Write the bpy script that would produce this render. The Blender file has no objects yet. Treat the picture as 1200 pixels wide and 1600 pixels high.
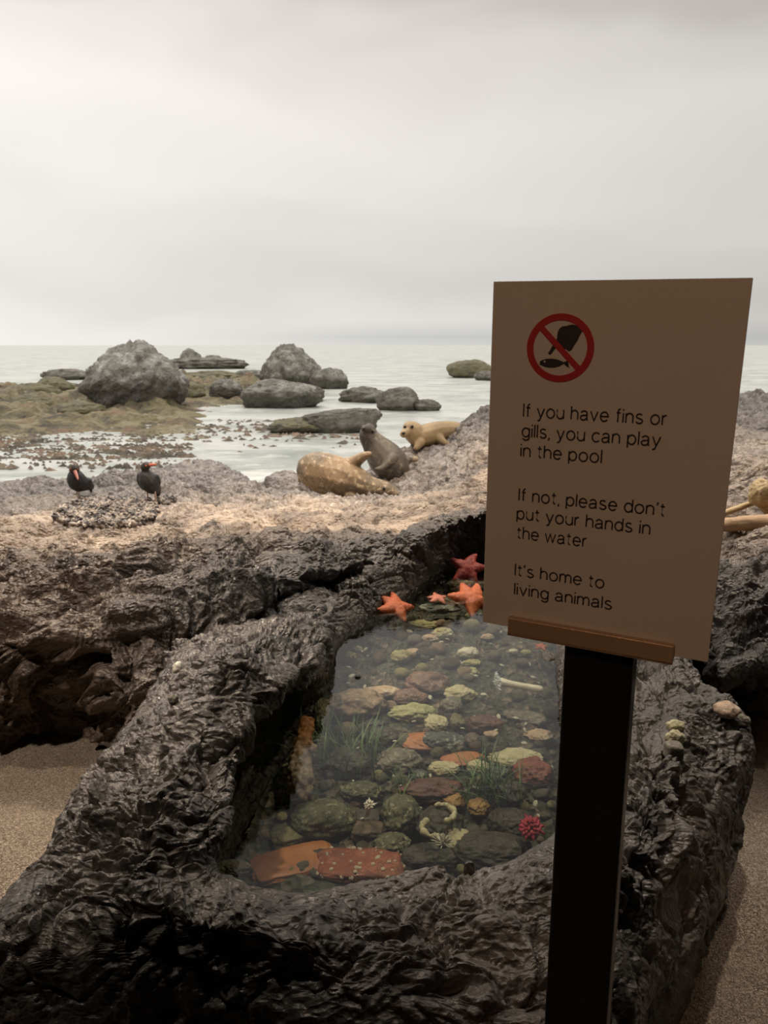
import bpy, bmesh, math, random
import numpy as np
from mathutils import Vector, Matrix, Quaternion

# ------------------------------------------------------------------ camera
CZ = 1.65
TH = math.radians(12.35)
CT, ST = math.cos(TH), math.sin(TH)
scene = bpy.context.scene
COL = scene.collection
cam_d = bpy.data.cameras.new('camera')
cam_d.sensor_fit = 'VERTICAL'; cam_d.sensor_height = 36.0; cam_d.lens = 27.0
cam_d.clip_start = 0.02; cam_d.clip_end = 2000
cam_d.dof.use_dof = True; cam_d.dof.focus_distance = 1.35; cam_d.dof.aperture_fstop = 12.0
cam = bpy.data.objects.new('camera', cam_d); COL.objects.link(cam)
cam.location = (0, 0, CZ); cam.rotation_euler = (math.radians(90) - TH, 0, 0)
scene.camera = cam
scene.view_settings.view_transform = 'Standard'
scene.view_settings.look = 'None'
scene.view_settings.exposure = 0.0
scene.view_settings.gamma = 1.0
scene.view_settings.use_curve_mapping = False
scene.cycles.max_bounces = 6
scene.cycles.transparent_max_bounces = 8

# ------------------------------------------------------------------ world: foggy overcast sky
world = bpy.data.worlds.new('sky'); scene.world = world; world.use_nodes = True
wt = world.node_tree; wt.nodes.clear()
def wn(t, **k):
    n = wt.nodes.new(t)
    for a, b in k.items(): setattr(n, a, b)
    return n
def wl(a, b): wt.links.new(a, b)
def wmath(op, a, b=None, c=None):
    n = wn('ShaderNodeMath', operation=op)
    for i, v in enumerate((a, b, c)):
        if v is None: continue
        if isinstance(v, (int, float)): n.inputs[i].default_value = v
        else: wl(v, n.inputs[i])
    return n.outputs[0]
tc = wn('ShaderNodeTexCoord'); sp = wn('ShaderNodeSeparateXYZ'); wl(tc.outputs['Generated'], sp.inputs[0])
elev = wmath('ARCSINE', sp.outputs['Z'])
azim = wmath('ARCTAN2', sp.outputs['X'], sp.outputs['Y'])
cx = wn('ShaderNodeCombineXYZ'); wl(azim, cx.inputs[0]); wl(elev, cx.inputs[1])
mp = wn('ShaderNodeMapping'); mp.inputs['Scale'].default_value = (1.6, 4.2, 1); wl(cx.outputs[0], mp.inputs[0])
n1 = wn('ShaderNodeTexNoise'); n1.inputs['Scale'].default_value = 1.5; n1.inputs['Detail'].default_value = 3.0
n1.inputs['Roughness'].default_value = 0.45; n1.inputs['Distortion'].default_value = 0.3; wl(mp.outputs[0], n1.inputs['Vector'])
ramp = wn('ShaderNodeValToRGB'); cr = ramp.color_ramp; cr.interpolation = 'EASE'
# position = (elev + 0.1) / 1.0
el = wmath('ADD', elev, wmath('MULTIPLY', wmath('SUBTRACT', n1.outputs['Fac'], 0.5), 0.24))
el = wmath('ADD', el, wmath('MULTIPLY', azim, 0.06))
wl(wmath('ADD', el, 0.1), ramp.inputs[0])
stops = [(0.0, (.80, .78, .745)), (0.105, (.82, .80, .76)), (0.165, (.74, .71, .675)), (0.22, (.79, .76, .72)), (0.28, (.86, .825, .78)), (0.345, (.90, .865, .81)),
         (0.415, (.82, .78, .73)), (0.475, (.66, .62, .585)), (0.53, (.78, .75, .71)), (0.60, (.66, .63, .60)), (0.70, (.26, .25, .24)), (1.0, (2.3, 2.2, 2.05))]  # bands above the view are raised to brighten pool reflection and sea
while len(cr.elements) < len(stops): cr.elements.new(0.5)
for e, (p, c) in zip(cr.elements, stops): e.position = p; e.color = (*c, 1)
# thin bank of mist just over the horizon, broken up along it
g = wn('ShaderNodeMapRange'); wl(wmath('ABSOLUTE', wmath('SUBTRACT', elev, 0.008)), g.inputs[0]); g.inputs[1].default_value = 0.0; g.inputs[2].default_value = 0.02
g.inputs[3].default_value = 1.0; g.inputs[4].default_value = 0.0
a1 = wn('ShaderNodeMapRange'); wl(azim, a1.inputs[0]); a1.inputs[1].default_value = -0.32; a1.inputs[2].default_value = 0.0; a1.inputs[3].default_value = 0.0; a1.inputs[4].default_value = 0.55
mm = wmath('MULTIPLY', g.outputs[0], a1.outputs[0])
mx = wn('ShaderNodeMix', data_type='RGBA'); wl(mm, mx.inputs[0]); wl(ramp.outputs[0], mx.inputs[6]); mx.inputs[7].default_value = (.52, .53, .51, 1)
# left of the horizon is the brightest
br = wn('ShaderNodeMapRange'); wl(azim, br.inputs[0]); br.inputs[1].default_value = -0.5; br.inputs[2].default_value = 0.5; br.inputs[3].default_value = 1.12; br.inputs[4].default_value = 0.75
# sky behind kept nearly as bright, as added front light on ledge and boulders
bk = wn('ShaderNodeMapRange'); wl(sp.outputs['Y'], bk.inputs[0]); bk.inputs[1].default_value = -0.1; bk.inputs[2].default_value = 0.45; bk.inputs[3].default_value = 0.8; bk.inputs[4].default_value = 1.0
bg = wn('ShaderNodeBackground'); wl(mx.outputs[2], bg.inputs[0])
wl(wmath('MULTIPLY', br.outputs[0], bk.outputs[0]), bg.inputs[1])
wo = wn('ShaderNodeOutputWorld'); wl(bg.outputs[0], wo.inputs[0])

# ------------------------------------------------------------------ unseen lamps, added overhead to light each part of the exhibit
def spot(name, loc, target, power, size, blend, col, radius=0.12):
    d = bpy.data.lights.new(name, 'SPOT'); d.energy = power; d.spot_size = math.radians(size); d.spot_blend = blend
    d.color = col; d.shadow_soft_size = radius
    o = bpy.data.objects.new(name, d); COL.objects.link(o); o.location = loc
    o.rotation_euler = (Vector(target) - Vector(loc)).to_track_quat('-Z', 'Y').to_euler()
    return o
WARM = (1.0, .79, .58)
spot('unseen_spotlight', (-2.6, 5.2, 4.4), (-1.3, 4.2, .5), 680, 75, .8, WARM, .2)
spot('unseen_spotlight', (1.0, 5.0, 4.5), (0.4, 5.4, .5), 600, 75, .8, WARM, .2)
spot('unseen_spotlight', (3.6, 5.6, 4.4), (2.6, 4.6, .8), 430, 70, .8, WARM, .2)
spot('unseen_spotlight', (-1.4, 9.5, 5.0), (-2.2, 7.5, .2), 520, 80, .8, (1, .9, .78), .2)
spot('unseen_spotlight', (-0.9, 2.3, 3.28), (-0.1, 2.1, .5), 140, 46, .8, (1, .86, .70), .05)
spot('unseen_spotlight', (1.1, 2.3, 3.28), (0.6, 2.0, .5), 140, 46, .8, (1, .86, .70), .05)
spot('unseen_spotlight', (-2.3, 2.9, 3.28), (-1.5, 3.0, .4), 135, 75, .8, (1, .80, .62), .06)  # unseen fill added to lift the dark left cliff
spot('unseen_spotlight', (-2.0, 1.5, 3.28), (-1.25, 2.1, .1), 200, 50, .9, (1, .82, .66), .06)  # unseen fill added to brighten the sand at left
spot('unseen_spotlight', (2.3, 1.4, 3.28), (1.3, 1.7, .1), 9, 50, .9, (1, .80, .62), .06)
spot('sign_fill_spot', (-1.0, -1.6, 3.2), (0.35, .9, 1.45), 60, 30, .9, (1.0, .60, .37), .1)  # unseen lamp added behind the viewer, narrowed to light the sign

# ------------------------------------------------------------------ layout helpers
def ray(px, py):
    a = (px - 600) / 1200.0; b = (py - 800) / 1200.0
    return Vector((a, CT - b * ST, -ST - b * CT))
def at(px, py, z):
    d = ray(px, py); t = (z - CZ) / d.z
    return Vector((d.x * t, d.y * t, z))
def atY(px, py, Y):
    d = ray(px, py); t = Y / d.y
    return Vector((d.x * t, Y, CZ + d.z * t))

# ------------------------------------------------------------------ numpy noise
_rs = np.random.RandomState(7)
_perm = _rs.permutation(256); _perm = np.concatenate([_perm, _perm, _perm])
_gr = _rs.normal(size=(256, 3)); _gr /= np.linalg.norm(_gr, axis=1)[:, None]
def perlin(p):
    i = np.floor(p).astype(np.int64); f = p - i; i &= 255
    u = f * f * f * (f * (f * 6 - 15) + 10)
    r = 0
    for dx in (0, 1):
        wx = u[:, 0] if dx else 1 - u[:, 0]
        for dy in (0, 1):
            wy = u[:, 1] if dy else 1 - u[:, 1]
            for dz in (0, 1):
                wz = u[:, 2] if dz else 1 - u[:, 2]
                h = _perm[_perm[_perm[i[:, 0] + dx] + i[:, 1] + dy] + i[:, 2] + dz]
                g = _gr[h]
                r = r + wx * wy * wz * (g[:, 0] * (f[:, 0] - dx) + g[:, 1] * (f[:, 1] - dy) + g[:, 2] * (f[:, 2] - dz))
    return r * 1.5
def fbm(p, octv=4, lac=2.1, gain=.5, off=0.0):
    r = 0; a = 1.0; q = p + off
    for _ in range(octv):
        r = r + a * perlin(q); q = q * lac + 17.3; a *= gain
    return r
def ridged(p, octv=4, lac=2.1, gain=.55, off=0.0):
    r = 0; a = 1.0; q = p + off
    for _ in range(octv):
        n = 1 - np.abs(perlin(q)) * 2.2
        r = r + a * n; q = q * lac + 31.7; a *= gain
    return r
_jit = _rs.rand(256, 3)
def worley(p):
    i = np.floor(p).astype(np.int64); f = p - i; i &= 255
    f1 = np.full(len(p), 9.0); f2 = np.full(len(p), 9.0)
    for dx in (-1, 0, 1):
        for dy in (-1, 0, 1):
            for dz in (-1, 0, 1):
                h = _perm[_perm[_perm[(i[:, 0] + dx) & 255] + ((i[:, 1] + dy) & 255)] + ((i[:, 2] + dz) & 255)]
                q = _jit[h] + np.array([dx, dy, dz]) - f
                d = np.sqrt((q * q).sum(1))
                m = d < f1
                f2 = np.where(m, f1, np.minimum(f2, d)); f1 = np.where(m, d, f1)
    return f1, f2
def warp(p, s, a, off=0.0):
    return p + a * np.stack([fbm(p * s, 2, off=off + 3.1), fbm(p * s, 2, off=off + 41.7), fbm(p * s, 2, off=off + 77.9)], 1)
def rot(p, ax, ay, az):
    M = np.array(Matrix.Rotation(az, 3, 'Z') @ Matrix.Rotation(ay, 3, 'Y') @ Matrix.Rotation(ax, 3, 'X'))
    return p @ M.T

# ------------------------------------------------------------------ mesh builders
def mesh_np(name, V, F4, smooth=True):
    me = bpy.data.meshes.new(name)
    me.vertices.add(len(V)); me.vertices.foreach_set('co', np.ascontiguousarray(V, dtype=np.float32).ravel())
    n = len(F4); me.loops.add(n * 4); me.polygons.add(n)
    me.loops.foreach_set('vertex_index', np.ascontiguousarray(F4, dtype=np.int32).ravel())
    me.polygons.foreach_set('loop_start', np.arange(0, n * 4, 4, dtype=np.int32))
    me.polygons.foreach_set('use_smooth', np.full(n, smooth))
    me.update(calc_edges=True); me.validate()
    return me
def grid_faces(nu, nv, wrap_u=False, flip=False):
    I = np.arange(nu * nv).reshape(nu, nv)
    if wrap_u: I = np.vstack([I, I[:1]])
    a, b, c, d = I[:-1, :-1], I[1:, :-1], I[1:, 1:], I[:-1, 1:]
    F = np.stack([a, b, c, d], -1).reshape(-1, 4)
    return F[:, ::-1] if flip else F
def grid_normals(P, wrap_u=False):
    if wrap_u: du = np.roll(P, -1, 0) - np.roll(P, 1, 0)
    else: du = np.gradient(P, axis=0)
    dv = np.gradient(P, axis=1)
    n = np.cross(du, dv); n /= np.linalg.norm(n, axis=2)[..., None] + 1e-12
    return n
def catmull(A, n, closed):
    """resample control rows A[k, ...] to n rows"""
    K = len(A); t = np.linspace(0, K if closed else K - 1, n, endpoint=not closed)
    i = np.floor(t).astype(int)
    if not closed: i = np.minimum(i, K - 2)
    f = (t - i).reshape((-1,) + (1,) * (A.ndim - 1))
    def g(j): return A[j % K] if closed else A[np.clip(j, 0, K - 1)]
    p0, p1, p2, p3 = g(i - 1), g(i), g(i + 1), g(i + 2)
    return .5 * (2 * p1 + (p2 - p0) * f + (2 * p0 - 5 * p1 + 4 * p2 - p3) * f * f + (3 * p1 - p0 - 3 * p2 + p3) * f ** 3)
def link(name, me, mat=None, parent=None):
    o = bpy.data.objects.new(name, me); COL.objects.link(o)
    if mat is not None:
        if me.materials: me.materials[0] = mat
        else: me.materials.append(mat)
    if parent is not None: o.parent = parent
    return o
def tag(o, label=None, cat=None, group=None, kind=None):
    if label: o['label'] = label
    if cat: o['category'] = cat
    if group: o['group'] = group
    if kind: o['kind'] = kind
    return o
def empty(name, loc=(0, 0, 0), rz=0):
    o = bpy.data.objects.new(name, None); COL.objects.link(o); o.location = loc; o.rotation_euler = (0, 0, rz); o.empty_display_size = .05
    return o
def recentre(me, c):
    me.transform(Matrix.Translation(-Vector(c)))

# ------------------------------------------------------------------ materials
class NT:
    def __init__(s, name):
        s.m = bpy.data.materials.new(name); s.m.use_nodes = True; s.t = s.m.node_tree; s.t.nodes.clear()
        s.out = s.n('ShaderNodeOutputMaterial')
    def n(s, t, **k):
        nd = s.t.nodes.new(t)
        for a, b in k.items(): setattr(nd, a, b)
        return nd
    def l(s, a, b): s.t.links.new(a, b)
    def put(s, sock, v):
        if v is None: return
        if hasattr(v, 'node'): s.l(v, sock)
        elif isinstance(v, tuple) and len(v) == 3 and sock.type == 'RGBA': sock.default_value = (*v, 1)
        else: sock.default_value = v
    def coord(s, kind='Object', scale=(1, 1, 1), rotv=(0, 0, 0)):
        c = s.n('ShaderNodeTexCoord'); m = s.n('ShaderNodeMapping'); m.inputs['Scale'].default_value = scale; m.inputs['Rotation'].default_value = rotv
        s.l(c.outputs[kind], m.inputs[0]); return m.outputs[0]
    def noise(s, vec, scale, detail=4, rough=.55, dist=0.0, out='Fac', ntype=None):
        x = s.n('ShaderNodeTexNoise'); x.inputs['Scale'].default_value = scale; x.inputs['Detail'].default_value = detail
        if ntype: x.noise_type = ntype
        x.inputs['Roughness'].default_value = rough; x.inputs['Distortion'].default_value = dist; s.l(vec, x.inputs['Vector']); return x.outputs[out]
    def voro(s, vec, scale, feature='F1', out='Distance', rnd=1.0):
        x = s.n('ShaderNodeTexVoronoi', feature=feature); x.inputs['Scale'].default_value = scale; x.inputs['Randomness'].default_value = rnd; s.l(vec, x.inputs['Vector']); return x.outputs[out]
    def mth(s, op, a, b=None):
        x = s.n('ShaderNodeMath', operation=op); s.put(x.inputs[0], a); s.put(x.inputs[1], b); return x.outputs[0]
    def mr(s, v, a, b, c=0.0, d=1.0):
        x = s.n('ShaderNodeMapRange'); s.put(x.inputs[0], v)
        for i, q in enumerate((a, b, c, d)): x.inputs[i + 1].default_value = q
        return x.outputs[0]
    def ramp(s, v, stops, interp='LINEAR'):
        x = s.n('ShaderNodeValToRGB'); r = x.color_ramp; r.interpolation = interp
        while len(r.elements) < len(stops): r.elements.new(.5)
        for e, (p, c) in zip(r.elements, stops): e.position = p; e.color = (*c, 1)
        s.put(x.inputs[0], v); return x.outputs[0]
    def mix(s, f, a, b, mode='MIX'):
        x = s.n('ShaderNodeMix', data_type='RGBA', blend_type=mode); s.put(x.inputs[0], f); s.put(x.inputs[6], a); s.put(x.inputs[7], b); return x.outputs[2]
    def bump(s, h, dist, strength=1.0, nrm=None):
        x = s.n('ShaderNodeBump'); x.inputs['Distance'].default_value = dist; x.inputs['Strength'].default_value = strength
        s.put(x.inputs['Height'], h)
        if nrm is not None: s.l(nrm, x.inputs['Normal'])
        return x.outputs[0]
    def pbr(s, col, rough, nrm=None, **k):
        b = s.n('ShaderNodeBsdfPrincipled'); s.put(b.inputs['Base Color'], col); s.put(b.inputs['Roughness'], rough)
        if nrm is not None: s.l(nrm, b.inputs['Normal'])
        for a, v in k.items(): s.put(b.inputs[a.replace('_', ' ')], v)
        s.l(b.outputs[0], s.out.inputs[0]); return s.m

def m_cast_rock(name, dark, mid, light, cs=3.0, bs=1.0, rough=(.24, .52), wet=None, spec=.5):
    """wrinkled cast rock"""
    k = NT(name); v = k.coord('Object')
    wv = k.n('ShaderNodeVectorMath', operation='ADD'); k.l(v, wv.inputs[0])
    sc = k.n('ShaderNodeVectorMath', operation='SCALE'); sc.inputs['Scale'].default_value = .10
    k.l(k.noise(v, 5, 3, .5, 0, 'Color'), sc.inputs[0]); k.l(sc.outputs[0], wv.inputs[1]); w = wv.outputs[0]
    c1 = k.noise(w, cs, 6, .62, .3)
    col = k.ramp(c1, [(.34, dark), (.5, mid), (.68, light)])
    c2 = k.noise(w, cs * 9, 5, .6)
    col = k.mix(k.mr(c2, .45, .75, 0, .45), col, light)
    if wet is not None:   # beige sediment drying on the flats farther from the pool
        geo = k.n('ShaderNodeNewGeometry'); sx = k.n('ShaderNodeSeparateXYZ'); k.l(geo.outputs['Position'], sx.inputs[0])
        ddx = k.mth('SUBTRACT', sx.outputs['X'], .55); ddy = k.mth('SUBTRACT', sx.outputs['Y'], 2.9)
        rr = k.mth('SQRT', k.mth('ADD', k.mth('MULTIPLY', ddx, ddx), k.mth('MULTIPLY', ddy, ddy)))
        f = k.mr(k.mth('ADD', rr, k.mr(k.noise(w, 1.6, 4), .3, .7, -.35, .35)), wet[0], wet[1])
        mid_ = k.ramp(c1, [(.32, (.045, .031, .024)), (.5, (.105, .075, .056)), (.68, (.20, .15, .115))])
        dry = k.ramp(c1, [(.36, wet[2]), (.48, wet[3]), (.62, wet[4])])
        dry = k.mix(k.mr(c2, .5, .72, 0, .5), dry, wet[4])
        lowb = k.mr(k.mth('ADD', sx.outputs['Y'], k.mr(k.noise(w, 1.3, 4), .3, .7, -.6, .6)), 3.1, 4.3)
        dryf = k.mth('MULTIPLY', f, lowb)
        col = k.mix(f, k.ramp(c1, [(.34, dark), (.5, mid), (.68, light)]), mid_)
        grey_ = k.ramp(c2, [(.38, (.10, .088, .08)), (.52, (.26, .23, .215)), (.66, (.40, .365, .34))])
        farf = k.mr(k.mth('ADD', sx.outputs['Y'], k.mr(k.noise(w, .9, 4), .3, .7, -1.6, 1.6)), 5.0, 7.0, 0, .7)
        dry = k.mix(farf, dry, grey_)
        col = k.mix(dryf, col, dry)
    h1 = k.noise(w, 26, 5, .62, 1.2, ntype='RIDGED_MULTIFRACTAL')
    vs = k.coord('Object', (1, 2.4, 1.5), (.4, .3, .5))
    h2 = k.voro(k.mix(.12, vs, k.noise(vs, 9, 3, .5, 0, 'Color')), 34, 'F1')
    h3 = k.noise(w, 140, 4, .6)
    n = k.bump(h2, .012 * bs, .55)
    n = k.bump(h1, .006 * bs, .7, n)
    n = k.bump(h3, .0022 * bs, .7, n)
    r = k.mr(k.noise(w, 14, 4, .6), .3, .7, rough[0], rough[1])
    return k.pbr(col, r, n, Specular_IOR_Level=spec)
M = {}
M['rim'] = m_cast_rock('dark_slate_rock', (.030, .026, .024), (.066, .058, .052), (.135, .12, .108))
M['ledge'] = m_cast_rock('ledge_rock', (.034, .032, .031), (.075, .070, .067), (.15, .14, .135), 2.2, 1.5, (.26, .55),
                         wet=(.95, 1.7, (.085, .066, .055), (.25, .20, .160), (.45, .37, .295)))
def m_sand():
    k = NT('coarse_sand'); v = k.coord('Object')
    a = k.voro(v, 330, 'F1', 'Color'); b = k.voro(v, 330)
    c = k.ramp(k.n('ShaderNodeSeparateColor').outputs[0], [(0, (.1, .1, .1)), (1, (1, 1, 1))])
    s = k.n('ShaderNodeSeparateColor'); k.l(a, s.inputs[0])
    c = k.ramp(s.outputs[0], [(.0, (.05, .04, .032)), (.25, (.17, .135, .10)), (.7, (.33, .27, .20)), (1, (.55, .48, .39))])
    c = k.mix(k.mr(k.noise(v, 7, 3), .3, .7, 0, .4), c, (.20, .155, .12))
    n = k.bump(b, .004, .8); n = k.bump(k.noise(v, 22, 4), .012, .6, n)
    return k.pbr(c, .85, n)
M['sand'] = m_sand()
def m_sea():
    k = NT('grey_green_sea'); g = k.n('ShaderNodeNewGeometry')
    def sv(scale):
        m = k.n('ShaderNodeMapping'); m.inputs['Scale'].default_value = scale; k.l(g.outputs['Position'], m.inputs[0]); return m.outputs[0]
    a = k.noise(sv((.35, .75, 1)), 1.0, 6, .62, .6)
    f = k.noise(sv((1.1, 2.6, 1)), 1.0, 6, .68, 1.2)
    col = k.ramp(a, [(.33, (.32, .35, .31)), (.5, (.52, .54, .49)), (.62, (.74, .74, .69))])
    col = k.mix(k.mr(f, .48, .62, 0, .85), col, (.78, .775, .72))
    n = k.bump(k.noise(sv((1.5, 3.8, 1)), 1.4, 5, .55, .5), .05, .4)
    n = k.bump(f, .025, .5, n)
    return k.pbr(col, .35, n, Specular_IOR_Level=.5)
M['sea'] = m_sea()
def m_pool_water():
    k = NT('still_pool_water'); v = k.coord('Object')
    d = k.n('ShaderNodeTexCoord')
    h = k.noise(k.coord('Object', (1, 1.6, 1)), 9, 3, .5, .6)
    n = k.bump(h, .003, .25)
    h2 = k.noise(k.coord('Object', (1, 2.2, 1)), 34, 2, .5, .8)
    n = k.bump(h2, .0006, .25, n)
    fr = k.n('ShaderNodeFresnel'); fr.inputs['IOR'].default_value = 1.42; k.l(n, fr.inputs['Normal'])
    gl = k.n('ShaderNodeBsdfGlossy'); gl.inputs['Roughness'].default_value = .02; gl.inputs['Color'].default_value = (1, 1, 1, 1); k.l(n, gl.inputs['Normal'])
    tr = k.n('ShaderNodeBsdfTransparent'); tr.inputs['Color'].default_value = (.90, .92, .84, 1)
    mx = k.n('ShaderNodeMixShader'); k.l(fr.outputs[0], mx.inputs[0]); k.l(tr.outputs[0], mx.inputs[1]); k.l(gl.outputs[0], mx.inputs[2])
    k.l(mx.outputs[0], k.out.inputs[0]); return k.m
M['water'] = m_pool_water()
def m_simple(name, col, rough=.5, var=None, scale=20, bumpd=0, bscale=60, **kw):
    k = NT(name); v = k.coord('Object'); c = col; n = None
    if var is not None: c = k.mix(k.mr(k.noise(v, scale, 4, .6, .3), .38, .62), col, var)
    if bumpd: n = k.bump(k.noise(v, bscale, 4, .6), bumpd, .8)
    return k.pbr(c, rough, n, **kw)
M['hall_black'] = m_simple('hall_black_paint', (.02, .018, .016), .9, (.028, .025, .022), 4)

# ------------------------------------------------------------------ hall shell
def box_mesh(name, lo, hi, bevel=0.0, seg=2):
    bm = bmesh.new(); bmesh.ops.create_cube(bm, size=1)
    for v in bm.verts: v.co = Vector([(lo[i] + hi[i]) / 2 + v.co[i] * (hi[i] - lo[i]) for i in range(3)])
    if bevel: bmesh.ops.bevel(bm, geom=list(bm.edges), offset=bevel, segments=seg, profile=.5, affect='EDGES')
    me = bpy.data.meshes.new(name); bm.to_mesh(me); bm.free(); return me
for nm, lo, hi in (('ceiling', (-5, -3.6, 3.35), (5, 3.55, 3.5)), ('wall_back', (-5, -3.75, -.05), (5, -3.6, 3.5)),
                   ('wall_left', (-5.15, -3.75, -.05), (-5, 3.55, 3.5)), ('wall_right', (5, -3.75, -.05), (5.15, 3.55, 3.5))):
    tag(link(nm, box_mesh(nm, lo, hi), M['hall_black']), kind='structure')
# sand covered floor, gently uneven
def ground():
    nx, ny = 260, 260
    X, Y = np.meshgrid(np.linspace(-5, 5, nx), np.linspace(-3.6, 5.0, ny), indexing='ij')
    p = np.stack([X.ravel(), Y.ravel(), np.zeros(X.size)], 1)
    z = .11 + fbm(p * 1.3, 3) * .03 + fbm(p * 6, 2) * .006
    z = z - .10 * np.clip((1.9 - p[:, 1]) / .9, 0, 1)
    p[:, 2] = z
    return mesh_np('floor', p, grid_faces(nx, ny))
tag(link('floor', ground(), M['sand']), kind='structure')

# ------------------------------------------------------------------ sea
def sea():
    ys = np.concatenate([np.linspace(8.3, 30, 260), np.geomspace(30.3, 900, 120)])
    us = np.linspace(-1, 1, 240)
    U, Y = np.meshgrid(us, ys, indexing='ij')
    X = U * (6 + Y * .95)
    p = np.stack([X.ravel(), Y.ravel(), np.zeros(X.size)], 1)
    amp = np.clip(1.0 - p[:, 1] / 60, 0.0, 1)
    z = (fbm(p * np.array([.5, 1.1, 1]), 3) * .05 + ridged(p * np.array([1.3, 3.0, 1]), 2) * .018) * amp
    p[:, 2] = z - .02
    return mesh_np('sea', p, grid_faces(len(us), len(ys)))
tag(link('sea', sea(), M['sea']), 'pale grey-green foaming sea reaching to the misty horizon', 'sea', kind='structure')

# ------------------------------------------------------------------ pool rim rock
ZW = .52
# clockwise from the front; per station: water line, inner lip, crest, outer lip as (px, py, z)
ST_ = [
 ((600,1376),(600,1396,.555),(600,1452,.60),(600,1570,.555)),
 ((450,1398),(440,1412,.56),(410,1450,.62),(320,1540,.54)),
 ((350,1372),(318,1372,.585),(225,1398,.64),(-40,1500,.50)),
 ((352,1320),(345,1300,.61),(215,1310,.67),(8,1395,.49)),
 ((368,1262),(366,1225,.63),(245,1240,.69),(78,1295,.49)),
 ((398,1215),(388,1155,.66),(290,1160,.715),(150,1212,.50)),
 ((440,1140),(402,1100,.68),(320,1085,.73),(205,1130,.52)),
 ((480,1090),(455,1068,.69),(370,1020,.745),(255,1052,.58)),
 ((515,1058),(508,1000,.62),(430,965,.67),(300,1000,.58)),
 ((516,1020),(520,962,.60),(470,928,.65),(400,938,.55)),
 ((560,975),(560,925,.62),(535,900,.64),(500,905,.48)),
 ((612,945),(610,872,.68),(598,862,.67),(585,880,.48)),
 ((690,905),(690,828,.77),(682,818,.74),(672,845,.50)),
 ((780,885),(780,800,.80),(780,792,.77),(790,825,.50)),
 ((880,905),(890,840,.78),(910,830,.75),(960,850,.55)),
 ((885,965),(915,930,.68),(980,905,.72),(1050,920,.62)),
 ((866,1025),(895,1005,.60),(985,1000,.66),(1085,1062,.60)),
 ((878,1110),(905,1108,.57),(1010,1090,.66),(1150,1112,.60)),
 ((888,1210),(915,1212,.565),(1025,1190,.655),(1165,1200,.52)),
 ((868,1300),(895,1305,.56),(1010,1300,.63),(1120,1330,.44)),
 ((805,1350),(825,1362,.555),(930,1400,.61),(1030,1450,.46)),
 ((700,1368),(715,1385,.55),(765,1440,.60),(880,1590,.53)),
]
ctrl = []; WL = []
cen = at(680, 1180, ZW)
RECESS = {3: .03, 4: .05, 5: .08, 6: .11, 7: .09, 8: .03, 9: .0, 11: .02, 12: .10, 13: .12, 14: .10}
for w, L, C_, O in ST_:
    W = at(*w, ZW); L = at(*L); Cc = at(*C_); O = at(*O); WL.append(W)
    inw = Vector((cen.x - W.x, cen.y - W.y, 0)).normalized()
    if (W.x < cen.x and 1.95 < W.y < 3.0): W = W - inw * .0
    rec = RECESS.get(len(ctrl), 0.0); W = W - inw * rec
    under = W - inw * .05; under.z = ZW - .10
    bot = W - inw * .02; bot.z = .16
    out = Vector((O.x - cen.x, O.y - cen.y, 0)).normalized()
    M1 = O + out * .03; M1.z = O.z - .13
    M2 = O - out * .03; M2.z = .25
    F = O + out * .02; F.z = .02
    ctrl.append([bot, under, W, L, L * .5 + Cc * .5 + Vector((0, 0, .012)), Cc, Cc * .5 + O * .5 + Vector((0, 0, .018)), O, M1, M2, F])
ctrl = np.array([[list(q) for q in r] for r in ctrl])
HOLLOWS = [(1128, 1122, 34, 9, -.25, .035), (1118, 1168, 38, 10, -.2, .04), (1090, 1238, 26, 20, .2, .05), (1082, 1290, 24, 14, .3, .04), (1000, 1062, 34, 7, 0, .025),
           (1010, 1235, 30, 8, -.3, .02), (980, 1340, 34, 12, .2, .03), (985, 1460, 30, 14, 0, .03),
           (242, 1306, 40, 16, -.2, .045), (272, 1250, 34, 12, .3, .04), (292, 1346, 40, 10, -.5, .045), (310, 1180, 30, 9, .5, .025), (350, 1020, 34, 10, -.5, .03),
           (455, 1495, 60, 14, -.2, .03), (560, 1420, 60, 7, .05, .022), (700, 1500, 50, 12, .3, .025), (240, 1480, 40, 26, 0, .05), (390, 1100, 26, 8, .3, .02)]
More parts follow.
